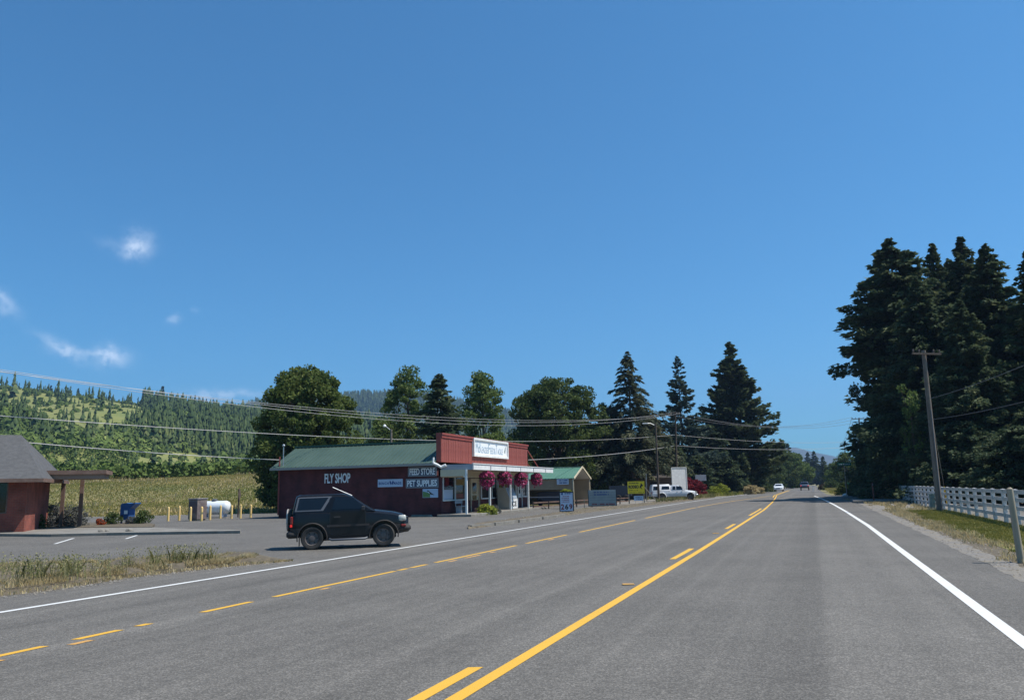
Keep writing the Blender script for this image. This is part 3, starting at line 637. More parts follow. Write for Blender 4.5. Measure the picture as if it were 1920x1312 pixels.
Y = 100; H = topz(1045, 709, Y); mo = broadleaf(H, 6.5, lambda z: (.9+.1*z if z < .5 else max(0, 1-((z-.5)/.52)**2.3)**.55), M_oak, 8, 620, 130, .27, .85, .03, .4, .35, .10)
put_tree('oak_tree', mo, gat(1050, Y), 'broad round dark green oak behind the green roofed carport')
mo2 = broadleaf(H*.5, 4.0, egg, M_oak, 18, 160, 110, .26, .8, .02, .25, .35)
put_tree('oak_tree', mo2, gat(950, 96), 'low dark leafy tree filling in behind the red false front')
# drooping cedar
Y = 100; H = topz(1190, 658, Y)
mced = conifer(dict(H=H, Rr=6.0, nb=340, base=.15, power=.95, droop=.5, slope=.42, rag=.35, spray=.55, width=.07, seed=12, per=34, side=.20), M_firbrown, .3)
put_tree('cedar_tree', mced, gat(1188, Y), 'tall open cedar with drooping branch tips behind the yellow rodeo sign')
mfb = conifer(dict(H=H*.62, Rr=4.6, nb=330, base=.17, power=.5, droop=.45, slope=.25, rag=.35, spray=.55, width=.10, seed=13, per=26), M_firbrown)
put_tree('cedar_tree', mfb, gat(1150, Y+1), 'lower drooping conifer between the oak and the tall cedar')
put_tree('cedar_tree', mfb, gat(1228, Y+8), 'lower drooping conifer right behind the two dark poles', rz=2, sc=(.85,.85,.95))
# firs along the left roadside
Y = 132; H = topz(1281, 668, Y)
mf3 = conifer(dict(H=H, Rr=5.2, nb=260, kk=1.15, base=.06, power=.9, droop=-.10, slope=.08, rag=.5, spray=.65, width=.16, seed=21, per=24), M_spruce)
put_tree('fir_tree', mf3, gat(1284, Y), 'narrow blue green fir left of the biggest roadside fir')
Y = 140; H = topz(1390, 641, Y)
mf4 = conifer(dict(H=H, Rr=6.4, nb=520, kk=1.3, base=.05, power=.8, droop=-.12, slope=.05, rag=.5, spray=.75, width=.19, seed=22, per=34, side=.26), M_fir, .4)
put_tree('fir_tree', mf4, gat(1386, Y), 'biggest fir on the left roadside, nearest the oncoming white car')
mlow = conifer(dict(H=11, Rr=5.2, nb=420, base=.03, power=.45, droop=.12, slope=.12, rag=.35, spray=.7, width=.18, seed=23, per=17), M_firdark)
for i, (px, Y, sc, rz, lb) in enumerate(((1332,136,1.05,1,'dark bushy fir filling the gap between the narrow and the biggest fir'), (1262,128,.78,3,'dark low fir behind the white box truck'),
        (1360,132,.62,2,'short dark fir at the foot of the biggest roadside fir'), (1402,146,.75,4,'dark fir at the right edge of the roadside firs'),
        (1310,126,.55,5,'short dark fir behind the dark red maple'))):
    put_tree('fir_tree', mlow, gat(px, Y), lb, None, rz, (sc, sc, sc))
# the dark stand on the right
fa = conifer(dict(H=22, Rr=6.4, nb=760, kk=1.35, base=.02, power=.9, droop=.12, slope=.12, rag=.45, spray=.55, width=.13, seed=31, per=30), M_firdark, .4)
fb_ = conifer(dict(H=22, Rr=5.8, nb=700, kk=1.3, base=.02, power=1.0, droop=.14, slope=.16, rag=.5, spray=.5, width=.12, seed=32, per=30), M_fir, .4)
fc = conifer(dict(H=22, Rr=3.7, nb=440, kk=1.9, base=.42, power=.9, droop=.12, slope=.12, rag=.45, spray=.55, width=.13, seed=35, per=34), M_firdark, .4)
fr = broadleaf(16, 4.6, lambda z: (.35+1.25*z if z < .45 else max(0, 1-((z-.45)/.57)**2.2)**.6), M_firdark, 33, 330, 170, .22, .7, .18, .3, .4)
fl = conifer(dict(H=9, Rr=6.4, nb=620, base=.02, power=.4, droop=.1, slope=.1, rag=.42, spray=.5, width=.13, seed=34, per=20), M_firdark)
def firto(name, ms, px, py, Y, H0, label, rz, wx=1.0):
    z = topz(px, py, Y); g = gat(px, Y); s = z/H0; return put_tree(name, ms, g, label, None, rz, (s*wx, s*wx, s))
firto('fir_tree', fc, 1716, 446, 74, 22, 'tall dark fir at the left front of the right hand stand, behind the leaning pole', .3, 1.0)
firto('fir_tree', fb_, 1800, 456, 78, 22, 'slim topped fir second from left in the tall right hand stand', 1.2, .9)
firto('fir_tree', fb_, 1858, 444, 72, 22, 'tall fir in the right hand stand with its sharp tip near the picture edge', 2.2, 1)
firto('fir_tree', fa, 1905, 458, 64, 22, 'fir at the right border of the picture behind the white fence', 3.1, .95)
firto('fir_tree', fa, 1760, 520, 66, 22, 'slightly shorter fir right of the leaning pole', 4.0, .85)
firto('fir_tree', fb_, 1985, 470, 60, 22, 'fir reaching in from beyond the right border of the picture', 5.0, 1)
firto('fir_tree', fa, 1840, 560, 60, 22, 'lower dark fir close behind the long white fence', .9, .9)
firto('round_crowned_tree', fr, 1708, 572, 78, 16, 'rounded dark evergreen bulging out on the left of the right hand stand', .4, .80)
firto('fir_tree', fl, 1668, 812, 84, 9, 'low spreading dark evergreen reaching towards the street sign', 0, .74)
firto('fir_tree', fl, 1720, 800, 72, 9, 'low dark evergreen behind the far end of the white fence', 2, 1)
firto('fir_tree', fl, 1820, 790, 58, 9, 'low dark evergreen behind the middle of the white fence', 1, 1)
firto('fir_tree', fl, 1925, 800, 50, 9, 'low dark evergreen behind the near end of the white fence', 4, 1)
firto('fir_tree', fl, 1640, 850, 98, 9, 'farthest low evergreen of the right hand stand', 3, .75)
for px, py, Y, rz, w_, lb in ((1745,492,82,2.5,.9,'fir top between the first and second tall firs of the right hand stand'), (1830,485,84,.6,.9,'fir top between the middle tall firs of the right hand stand'), (1880,500,86,3.7,.9,'rear fir filling the stand near the picture edge'), (1775,560,88,5.1,1.0,'rear fir deep inside the right hand stand')):
    firto('fir_tree', fa, px, py, Y, 22, lb, rz, w_)
# small yellow-green saplings in front of the stand
sap = broadleaf(6.5, .85, egg, M_poplar, 40, 30, 34, .17, .35, .30, .05, .1)
p = gat(1722, 60); put_tree('sapling', sap, p, 'thin yellow green sapling left of the leaning pole', sc=(1,1,1.45), cat='tree')
# far trees each side of the road
ft1 = broadleaf(11, 4.6, egg, M_oak, 50, 150, 90, .4, .95, .02, .3, .3)
ft2 = broadleaf(9, 4.4, egg, M_poplar, 51, 140, 90, .4, .95, .02, .3, .3)
ftf = conifer(dict(H=16, Rr=4, nb=260, base=.03, power=.7, droop=.1, slope=.1, rag=.4, spray=1.0, width=.3, seed=52, per=10), M_firdark)
fars = [(1470,230,'tree',ft1,1.05,'dark leafy tree beyond the white car on the left of the road'), (1492,250,'tree',ft2,1.15,'sunlit green tree beyond the dark pickup'), (1483,300,'fir',ftf,1.0,'small fir top behind the sunlit trees at the road end'),
        (1505,340,'tree',ft1,1.0,'distant tree closing the view left of the road'), (1450,215,'tree',ft1,.8,'leafy tree right of the biggest roadside fir'),
        (1532,420,'fir',ftf,1.1,'distant fir left of centre at the road end'), (1548,330,'fir',ftf,.75,'distant fir right of the road end'), (1564,260,'tree',ft1,.7,'dark small tree right of the road end'),
        (1578,210,'tree',ft2,.75,'grey green tree behind the green street sign'), (1592,180,'tree',ft1,.75,'dark tree right behind the green street sign'), (1520,520,'fir',ftf,1.3,'hazy fir at the very end of the road')]
for px, Y, kd, ms, sc, lb in fars:
    put_tree('far_fir' if kd == 'fir' else 'far_tree', ms, gat(px, Y), lb, 'trees far along the road', px*.7, (sc,)*3)
# shrubs
def bush(H, Wd, m, seed, leaf=.1, n=60, per=60, rc=.25): return broadleaf(H, Wd, lambda z: math.sqrt(max(0, 1-(z*.98)**2)), m, seed, n, per, leaf, rc, .02, .03, .2)
b_green = bush(.55, .45, M_shrub, 60, .07, 30, 50, .18); b_grey = bush(1.2, .95, M_greysh, 61, .09, 70, 60, .25); b_yel = bush(.6, .5, M_yelleaf, 62, .09, 36, 50, .18)
b_big = bush(1.6, 1.3, M_yelleaf, 63, .16, 60, 60, .35); b_red = bush(2.3, 1.7, M_redleaf, 64, .17, 90, 70, .4); b_dark = bush(2.0, 1.8, M_shrub, 65, .2, 80, 60, .45); b_orange = bush(.5, .33, M_orangef, 66, .08, 26, 45, .14); b_straw = bush(1.1, .9, M_straw, 67, .14, 50, 60, .25)
for px, Y, ms, sc, lb, z in ((105,43.5,b_grey,.95,'wide grey green shrub under the porch roof',.1), (140,43.6,b_grey,.85,'grey leafed shrub at the foot of the right porch post',.1), (73,41.0,b_green,1.15,'low dark shrub against the corner of the brick building',.1), (57,40.4,b_green,.95,'small shrub beside the brick corner in the bed',.1),
        (193,44.2,b_orange,.7,'bush of orange flowers in the planting bed',.1), (215,45,b_green,1.1,'low green shrub left of the blue mailbox',.1), (272,45.2,b_green,1.2,'low green shrub right of the blue mailbox',.1), (250,45.0,b_grey,.35,'small grey plant in front of the mailbox',.1)):
    p = gat(px, Y); put_tree('shrub', ms, (p.x, p.y, z), lb, None, px, (sc,)*3, 'shrub')
for px, Y, ms, sc, lb in ((1282,106,b_red,1.15,'dark red maple bush right behind the white pickup'), (1303,107,b_red,.95,'dark red maple bush beside the blank backed sign'), (1352,118,b_big,1.0,'bright yellow green shrub on the verge below the biggest fir'),
        (1338,117,b_big,.8,'smaller yellow green shrub left of the bright one'), (1408,124,b_straw,1.3,'straw coloured bush by the road below the firs'), (1422,128,b_straw,1.0,'pale dry bush close to the road edge'),
        (1436,152,b_dark,.8,'dark roadside bush left of the white car'), (1655,70,b_straw,1.0,'dry yellow bush left of the fence end'), (1672,68,b_straw,1.15,'tall dry yellow bush at the fence end'), (1635,74,b_dark,.6,'low green bush beside the marker stake'),
        (1600,92,b_dark,.6,'green bush at the corner of the side road'), (1585,100,b_dark,.7,'green bush below the street sign'), (1560,170,b_dark,1.0,'dark bush right of the road far ahead')):
    put_tree('shrub', ms, gat(px, Y), lb, None, px, (sc,)*3, 'shrub')
ro = bush(1.4, 1.3, mat('rust_leaves', (.12,.06,.035), .9, col2=(.07,.06,.03), scale=3), 68, .2, 40, 50, .35)
put_tree('shrub', ro, gat(1545, 175), 'rust coloured bush right of the road far ahead', None, 0, (1.0,)*3, 'shrub')

# hill woods: masses no one could count
def low_conifers(P, Hs, Rs, m, name, seed, tiers=6, sides=7):
    rg = np.random.default_rng(seed); n = len(P); P = np.asarray(P)
    V = []; F = []; base = 0; out = []; ff = []
    for ti in range(tiers):
        z0 = .04+.90*ti/tiers; z1 = min(1., z0+1.7/tiers); r0 = (1-z0)*1.0
        a = np.arange(sides)/sides*2*np.pi + rg.uniform(0, 6, n)[:, None]
        rr = Rs[:, None]*r0**.8*rg.uniform(.25, 1.25, (n, sides)); ring = np.stack([P[:, 0:1]+np.cos(a)*rr, P[:, 1:2]+np.sin(a)*rr, P[:, 2:3]+Hs[:, None]*(z0+rg.uniform(-.05, .05, (n, sides)))], 2)
        tip = np.stack([P[:, 0], P[:, 1], P[:, 2]+Hs*z1], 1)[:, None, :]
        vv = np.concatenate([ring, tip], 1).reshape(-1, 3); b = base+np.arange(n)[:, None]*(sides+1); k = np.arange(sides)
        f = np.stack([b+k, b+(k+1) % sides, np.broadcast_to(b+sides, (n, sides))], 2).reshape(-1, 3); out.append(vv); ff.append(f); base += len(vv)
    return tag(link(name, np_mesh(name, np.concatenate(out), np.concatenate(ff), m)), kind='stuff')
ico = bmesh.new(); bmesh.ops.create_icosphere(ico, subdivisions=2, radius=1); IV = np.array([v.co[:] for v in ico.verts]); IF = np.array([[v.index for v in f.verts] for f in ico.faces]); ico.free()
def low_leafy(P, Rs, m, name, seed):
    rg = np.random.default_rng(seed); n = len(P); P = np.asarray(P)
    # each crown: leaf faces pulled apart and scattered about a lumpy ball
    sc = Rs[:, None, None]*rg.uniform(.7, 1.2, (n, len(IV), 1)); V = IV[None]*sc; V[:, :, 2] *= 1.15; V = V + P[:, None, :] + np.array([0,0,1])*Rs[:, None, None]*.7
    tri = V[:, IF]; c = tri.mean(2, keepdims=True); tri = c+(tri-c)*rg.uniform(.8, 1.5, tri.shape[:2]+(1, 1)) + rg.normal(0, .10, tri.shape)*Rs[:, None, None, None]
    T = tri.reshape(-1, 3); return tag(link(name, np_mesh(name, T, np.arange(len(T)).reshape(-1, 3), m)), kind='stuff')
ps1, hs1, ps2, rs2, nearb, nearr = [], [], [], [], [], []
tries = 0
clear = lambda px, py: 1 if (((px-165)/125)**2+((py-782)/34)**2) < 1 or (px < 240 and py < 776 and r > 660) or (((px-330)/90)**2+((py-870)/26)**2) < .8 or (((px-60)/90)**2+((py-760)/18)**2) < 1 else 0
def project(P):
    d = CM.transposed() @ (Vector(P)-Vector((0,0,CAM_H))); return 960+FPX*d.x/-d.z, 656-FPX*d.y/-d.z
while tries < 40000:
    tries += 1
    a = random.uniform(-R(37), az(760)); r = 165+745*random.random()**.62; X, Yy = r*math.sin(a), r*math.cos(a); z = hill_h(X, Yy, a, r, sil1, 150, 900, 1300, 11, .010)
    px, py = project((X, Yy, z)); n1 = noise.noise(Vector((X*.02, Yy*.02, 5))); c = clear(px+n1*26, py+n1*10); near = min(1, r/480)
    dk = noise.noise(Vector((X*.005, Yy*.005, 11)))*1.2
    if c:
        if random.random() < .07: ps2.append((X, Yy, z-1)); rs2.append(random.uniform(.8, 1.9))
        elif random.random() < .02: ps1.append((X, Yy, z-1)); hs1.append(random.uniform(5, 12))
    elif r < 330:
        if random.random() < .95: nearb.append((X, Yy, z)); nearr.append(random.uniform(.8, 2.0))
        elif random.random() < .4: ps1.append((X, Yy, z-1)); hs1.append(random.uniform(4, 8))
    elif False:
        if random.random() < .95: ps2.append((X, Yy, z-.6)); rs2.append(random.uniform(.7, 1.6))
        elif random.random() < .3: ps1.append((X, Yy, z-1)); hs1.append(random.uniform(5, 9))
    elif (px > 560 and random.random() < .85) or dk+.25*n1 > .05 or random.random() < .10:
        if random.random() < .55: ps1.append((X, Yy, z-1)); hs1.append(random.uniform(7, 12+9*random.random())*near)
        elif random.random() < .7: ps2.append((X, Yy, z-1)); rs2.append(random.uniform(2.0, 3.6)*near)
    elif random.random() < .75: ps2.append((X, Yy, z-1)); rs2.append(random.uniform(1.8, 3.8)*near)
hs1 = np.array(hs1); low_conifers(ps1, hs1, hs1*.19, M_hillfir, 'hill_conifer_forest', 1)
low_leafy(ps2, np.array(rs2), M_hillleaf, 'hill_brush', 2)
ps, hs = [], []
for _ in range(8500):
    a = random.uniform(az(400), az(1120)); r = random.uniform(1250, 2030); X, Yy = r*math.sin(a), r*math.cos(a); ps.append((X, Yy, hill_h(X, Yy, a, r, sil2, 1000, 2000, 2600, 20, .004)-3)); hs.append(random.uniform(9, 25))
for _ in range(1500):
    a = random.uniform(az(1380), az(1760)); r = random.uniform(760, 1320); X, Yy = r*math.sin(a), r*math.cos(a); ps.append((X, Yy, hill_h(X, Yy, a, r, sil4, 700, 1300, 1600, 8, .006)-2)); hs.append(random.uniform(6, 13))
hs = np.array(hs); low_conifers(ps, hs, hs*.2, M_hillfir, 'far_hill_forest', 3)
# bushes where the meadow meets the hill
ps2, rs2 = [], []
for _ in range(420):
    a = random.uniform(-R(36), az(600)); r = random.uniform(146, 175); X, Yy = r*math.sin(a), r*math.cos(a)
    if X < -18: ps2.append((X, Yy, gz(X, Yy)-.3)); rs2.append(random.uniform(.9, 2.0))
ps2 += nearb; rs2 += nearr
B_ = np.array(ps2); Rb = np.array(rs2); k_ = 55; rg = np.random.default_rng(77); d = rg.normal(size=(len(B_), k_, 3)); d /= np.linalg.norm(d, axis=2, keepdims=True)
P_ = (B_[:, None, :]+d*(Rb[:, None, None]*rg.uniform(.5, 1.1, (len(B_), k_, 1)))*np.array([1, 1, .9])+np.array([0, 0, 1])*Rb[:, None, None]*.55).reshape(-1, 3)
V, F = cards(P_, np.repeat(Rb, k_)*.42, 1.5, 0, rg); tag(link('meadow_edge_brush', np_mesh('meadow_edge_brush', V, F, M_hillleaf)), kind='stuff')
# trees one can tell apart on the skyline
sk = conifer(dict(H=20, Rr=3.6, nb=110, base=.12, power=.8, droop=.1, slope=.05, rag=.3, spray=2.0, width=.6, seed=70, per=4), M_hillfir, .4)
sk2 = conifer(dict(H=26, Rr=3.0, nb=130, base=.38, power=.45, droop=.1, slope=.05, rag=.3, spray=1.8, width=.6, seed=71, per=4), M_hillfir, .3)
skl = [(40,733,14),(90,723,15),(122,727,12),(142,728,12),(62,733,8),(275,737,15),(355,742,16),(363,741,13),(370,744,12),(378,745,12),(385,748,11),(398,748,12),(266,748,10),(420,768,8)]
words = ['leftmost small fir on the skyline of the green hill', 'tallest fir on the left skyline above the clearing', 'second fir right of the tallest on the left skyline', 'third fir on the left skyline before the wooded crest', 'faint small fir between the left skyline firs',
         'dark fir just left of the lone bare stemmed tree on the ridge', 'left tree of the skyline clump above the hill', 'second tree of the skyline clump above the hill', 'middle tree of the skyline clump above the hill', 'fourth tree of the skyline clump above the hill', 'low tree at the right of the skyline clump',
         'single fir right of the skyline clump', 'short fir at the dip left of the lone tree', 'tiny fir where the hill runs down to the big leafy tree']
for (px, py, h), lb in zip(skl, words):
    a = az(px); X, Yy = 885*math.sin(a), 885*math.cos(a); zt = at(px, py, Yy).z; h *= 1.25; put_tree('ridge_fir', sk, (X, Yy, zt-h), lb, 'firs along the skyline', px, (h/20*.85,h/20*.85,h/20))
a = az(301); X, Yy = 885*math.sin(a), 885*math.cos(a); put_tree('ridge_pine', sk2, (X, Yy, at(301,724,Yy).z-24), 'lone tall tree with a bare lower stem on the ridge', None, 0, (24/26,)*3)
# bare bank showing on the hillside
for px, py, w_ in ((300,826,3.2), (290,829,2.0), (222,835,1.8)):
    a = az(px); best = None
    for r in np.linspace(160, 890, 250):
        X, Yy = r*math.sin(a), r*math.cos(a); z = hill_h(X, Yy, a, r, sil1, 150, 900, 1300, 11, .010); e = abs(project((X, Yy, z))[1]-py)
        if best is None or e < best[0]: best = (e, X, Yy, z)
    _, X, Yy, z = best; b = MB(); n_ = 14
    V = [(X+w_*math.cos(t)*random.uniform(.6,1), Yy+w_*.5*math.sin(t)*random.uniform(.6,1), z+1.5+w_*.45*math.sin(t)) for t in np.linspace(0, 2*math.pi, n_, endpoint=False)]
    b.add(V+[(X, Yy-1.5, z+2)], [(i, (i+1) % n_, n_) for i in range(n_)]); tag(b.build('bare_bank', M_rock), kind='structure')

# ------------------------------------------------------------------ lettering
def text_mesh(txt, m, w=None, h=None, th=.01, name='lettering', bold=0.0, sp=1.0):
    cu = bpy.data.curves.new(name, 'FONT'); cu.body = txt; cu.size = 1; cu.extrude = th/2; cu.align_x = 'CENTER'; cu.offset = bold; cu.space_character = sp; cu.resolution_u = 3
    o = bpy.data.objects.new(name, cu); C.objects.link(o); bpy.context.view_layer.update()
    me = bpy.data.meshes.new_from_object(o.evaluated_get(bpy.context.evaluated_depsgraph_get())); bpy.data.objects.remove(o)
    co = np.empty(len(me.vertices)*3); me.vertices.foreach_get('co', co); co = co.reshape(-1, 3)
    lo, hi = co.min(0), co.max(0); sx = w/(hi[0]-lo[0]) if w else 1; sy = h/(hi[1]-lo[1]) if h else 1
    if not w: sx = sy
    if not h: sy = sx
    N2 = np.empty_like(co); N2[:, 0] = (co[:, 0]-(lo[0]+hi[0])/2)*sx; N2[:, 2] = (co[:, 1]-lo[1])*sy; N2[:, 1] = -co[:, 2]   # upright, facing -Y
    me.vertices.foreach_set('co', N2.ravel().astype(np.float32)); me.materials.clear(); me.materials.append(m); me.name = name; me.update(); return me
def text(txt, m, parent, x, y, z, w=None, h=None, th=.012, rz=0, bold=.0, name='lettering', sp=1.0):
    o = link(name, text_mesh(txt, m, w, h, th, name, bold, sp), parent); o.location = (x, y, z); o.rotation_euler = (0, 0, rz); return o

# ------------------------------------------------------------------ the store
SA = R(19); O = G(828, 968); ssn, scs = math.sin(SA), math.cos(SA)
def sy(px, x):      # local y of the point seen at column px on the plane local-x = x
    v = ray(px, 905); r = v.x/v.y; return (r*(O.y-x*ssn)-(O.x+x*scs))/(ssn-r*scs)
def sxx(px, y=0.0):
    v = ray(px, 905); r = v.x/v.y; return (r*(O.y+y*scs)-(O.x+y*ssn))/(scs+r*ssn)
def sw_(x, y, z): return (O.x+x*scs+y*ssn, O.y-x*ssn+y*scs, z)
LF = sy(990, 0); WS = -sxx(524)
EZ = at(828, 869, O.y).z+.13; TZ = at(826, 811, O.y).z
store = empty('feed_store', (O.x, O.y, 0), -SA, 'dark red brick feed store with green metal roof and red false front', 'building')
DP = 5.4
b = MB()
b.box(-WS, -.3, 0, .22, -.05, EZ-.1); b.box(-WS, -WS+.22, .22, DP, -.05, EZ-.1); b.add([(-WS,.0,EZ-.1),(-WS,DP,EZ-.1),(-WS,DP/2,EZ+1.3),(-WS+.2,.0,EZ-.1),(-WS+.2,DP,EZ-.1),(-WS+.2,DP/2,EZ+1.3)],[(0,1,2),(5,4,3),(0,2,5,3),(1,4,5,2)])
b.box(-WS, -.3, DP-.2, DP, -.05, EZ-.12); b.box(-9, -.3, DP, LF, -.05, EZ-.35)
b.build('wall', M_redbrick, store)
b = MB(); b.box(-.3, 0, .0, sy(831,0), -.05, 2.45); b.box(-.29, -.01, 0.0, LF, -.05, .9)
b.build('front_wall', M_redbrick, store)
# roof: near gable with ribs
ey, ez, ry, rz_ = -.45, EZ-.08, DP/2-.2, at(686, 831, O.y+4.4).z-.08
b = MB(); x0, x1 = -WS-.42, -.32
for s, (ya, za, yb, zb) in enumerate(((ey, ez, ry, rz_), (DP+.45, ez, ry, rz_))):
    b.add([(x0,ya,za),(x1,ya,za),(x1,yb,zb),(x0,yb,zb),(x0,ya,za-.06),(x1,ya,za-.06),(x1,yb,zb-.06),(x0,yb,zb-.06)],[(0,1,2,3),(7,6,5,4),(0,4,5,1),(1,5,6,2),(2,6,7,3),(3,7,4,0)])
rf = b.build('roof', M_greenroof, store)
b = MB(); x = x0+.1
while x < x1:
    b.bar((x, ey-.01, ez+.015), (x, ry, rz_+.015), .035, .03); x += .305
o = b.build('roof_rib', M_greenroof, rf); o['kind'] = 'stuff'
b = MB(); b.bar((x0-.02, ry, rz_+.03), (x1, ry, rz_+.03), .34, .09); b.build('ridge_cap', M_trimgreen, rf)
b = MB(); b.box(x0, x1, ey-.10, ey-.005, ez-.16, ez-.01); b.build('gutter', mat('grey_gutter', (.30,.28,.25), .6), rf)
b = MB(); b.bar((x0+.02, ey, ez-.08), (x0+.02, ry, rz_-.08), .05, .14); b.bar((x0+.02, DP+.4, ez-.08), (x0+.02, ry, rz_-.08), .05, .14); b.build('barge_board', M_grayp, rf)
MB().box(-9, -.32, DP+.5, LF, EZ-.35, EZ-.2).build('flat_roof', M_shingle, store)
# false front: boards, trim
FZ = EZ-.02
MB().box(-.28, -.03, .0, LF, FZ, TZ-.12).build('false_front', M_redboard, store)
nb = 62; bw = LF/nb; me_b = MB().box(-.03, .0, .012, bw-.012, FZ, TZ-.13).mesh('board', M_redboard)
me_b2 = MB().box(-.03, .006, .009, bw-.009, FZ, TZ-.13).mesh('board', M_redboard)
for i in range(nb):
    o = link('board', me_b2 if i % 4 == 0 else me_b, store); o.location = (0, i*bw, 0)
MB().box(-.34, .10, -.04, LF+.12, TZ-.12, TZ+.0).build('top_trim', M_redtrim, store)
MB().box(.0, .05, 0, LF, TZ-.30, TZ-.121).build('frieze_board', M_redtrim, store)
MB().box(-.33, -.0, -.035, -.003, FZ, TZ-.121).build('corner_board', M_redtrim, store)
# steel braces at the far end
b = MB(); b.bar((-.1, LF+.02, TZ-.3), (.05, LF+3.6, EZ-.4), .07); b.bar((-.1, LF+.02, EZ+.35), (.05, LF+1.4, EZ-.35), .05); b.build('brace', M_redtrim, store)
# canopy
CW = 2.15; CL = sy(1038, CW); cz0 = at(886, 880, O.y-.6).z; cz1 = at(886, 869.5, O.y-.6).z
can = MB().box(.005, CW-.05, -.02, CL, cz0+.03, cz1-.1).build('canopy', M_beige, store)
MB().box(.005, CW-.05, -.06, -.021, cz0, cz1).build('end_fascia', M_grayp, can)
yy = -.06; k = 0
while yy < CL-.1:
    ye = min(CL, yy+3.05); MB().box(CW-.049, CW-.01, yy+.015, ye-.015, cz0, cz1).build('fascia_panel', M_whitep, can)
    b = MB(); b.box(CW-.009, CW+.02, yy+.02, yy+.06, cz0+.02, cz1-.05); b.build('fascia_rail', M_grayp, can); yy = ye
MB().box(CW-.05, CW+.03, -.07, CL+.02, cz1, cz1+.05).build('top_flashing', M_whitep, can)
b = MB(); b.tube([(-.32,-.5,EZ-.1),(-.1,-.35,EZ-.22),(.05,-.15,EZ-.35),(.35,-.1,cz1-.02)], .09, 8); b.tube([(-.33,-.5,EZ-.1),(-.33,-.42,EZ+.25)], .06, 8); b.build('downspout', M_whitep, store, 40)
# porch floor
PY0, PY1 = .9, CL-.3
flo = MB().bevbox(.0, CW+.1, PY0-1.6, PY1, -.05, .14, .02).build('porch_floor', M_conc, store)
b = MB()
pm = MB(); pm.box(-.055, .055, -.055, .055, .14, cz0+.03); pme = pm.mesh('post', M_whitep)
for px in (874.5, 918, 956.5, 990):
    y = sy(px, 1.72); o = link('post', pme, store); o.location = (1.72, y, 0)
b = MB(); yb = sy(874.5, 1.72); b.add([(1.66,yb+.03,cz0-.5),(1.66,yb-.03,cz0-.5),(1.66,yb-.03,cz0),(1.66,yb+.03,cz0),(1.1,yb-.03,cz0),(1.1,yb+.03,cz0)],[(0,1,2,3),(2,1,4),(0,3,5),(1,0,5,4),(3,2,4,5)]); b.build('bracket', M_whitep, store)
MB().box(.0, .06, .0, LF, cz0-.42, cz0+.03).build('window_header', M_cream, store)
MB().box(.0, 1.66, yb-.04, yb+.03, cz0-.38, cz0+.03).build('header_beam', M_cream, store)
# shop front: frames, panes, doors
WT, WB = cz0-.42, .98
def window(ya, yb2, mull=(), zb=WB, sill=True):
    f = MB(); f.box(-.12, .05, ya-.06, ya+.03, zb-.05, WT); f.box(-.12, .05, yb2-.03, yb2+.06, zb-.05, WT)
    f.box(-.12, .07, ya+.03, yb2-.03, zb-.06, zb+.02)
    for mm in mull: f.box(-.10, .04, mm-.035, mm+.035, zb+.02, WT)
    w = f.build('window', M_whitep, store)
    edges = [ya+.03]+[m2 for m2 in mull]+[yb2-.03]
    for i in range(len(edges)-1): MB().box(-.06, -.05, edges[i]+.036*(i > 0), edges[i+1]-.036*(i < len(edges)-2), zb+.02, WT).build('pane', M_glass, w)
    return w
y = lambda px: sy(px, 0)
MB().box(-.28, -.2, y(829), LF-.05, .9, WT).build('interior_wall', M_inner, store)
window(y(830.5), y(872), [y(853.5)])
window(y(902), y(932), [y(922)])
window(y(933.5), y(967), [y(945), y(956)])
window(y(979), y(987.5), [])
def door(ya, yb2, h=2.25, glass=True):
    d = MB().box(-.10, -.02, ya, yb2, .14, h).build('door', M_cream if glass else M_whitep, store)
    w = yb2-ya
    f = MB()
    if glass:
        f.box(-.019, -.008, ya+w*.22, yb2-w*.22, 1.30, h-.2); f.box(-.019, -.008, ya+w*.22, yb2-w*.22, .85, 1.22)
    else: f.box(-.019, -.008, ya+w*.3, yb2-w*.3, 1.2, h-.25)
    f.build('door_pane', M_glass, d); MB().bevbox(-.0195, .04, yb2-.14, yb2-.08, 1.0, 1.12, .01).build('handle', M_metal, d)
    g = MB(); g.box(-.12, .04, ya-.09, ya-.005, .14, h+.08); g.box(-.12, .04, yb2+.005, yb2+.09, .14, h+.08); g.box(-.12, .04, ya-.005, yb2+.005, h+.003, h+.08); g.build('door_frame', M_cream if glass else M_whitep, store)
    return d
door(y(883), y(896.5)); door(y(971), y(977.5), 2.2, False)
MB().box(-.2, -.13, y(876), y(900), .14, WT).build('entry_panel', M_brownw, store)
MB().box(-.1, 0, y(897.8)+.05, y(901), .14, WT).build('entry_panel', M_brownw, store)
# window goods
for (a_, b_, z0, z1, m, nm) in ((831.5, 850, 1.02, 1.62, M_bluesign, 'window_poster'), (836, 843, 1.9, 2.35, M_redleaf, 'window_display'), (855, 870, 1.05, 1.35, mat('dusty_red', (.25,.09,.07), .8), 'window_display'), (857, 871, 1.9, 2.3, mat('ochre_goods', (.25,.17,.05), .8), 'window_display')):
    MB().box(-.048, -.04, y(a_), y(b_), z0, z1).build(nm, m, store)
# bench below the window, with slatted back
bn = empty('bench', sw_(.55, y(851), .14), -SA, 'small grey bench under the left shop window', 'bench')
MB().bevbox(-.2, .2, -.6, .6, .40, .45, .01).build('seat', M_grayp, bn); MB().bevbox(-.24, -.205, -.6, .6, .60, .78, .01).build('backrest', M_grayp, bn)
for yy in (-.5, .5): MB().box(-.2, .2, yy-.03, yy+.03, 0, .40).build('leg', M_grayp, bn); MB().box(-.235, -.206, yy-.03, yy+.03, .4, .60).build('back_support', M_grayp, bn)
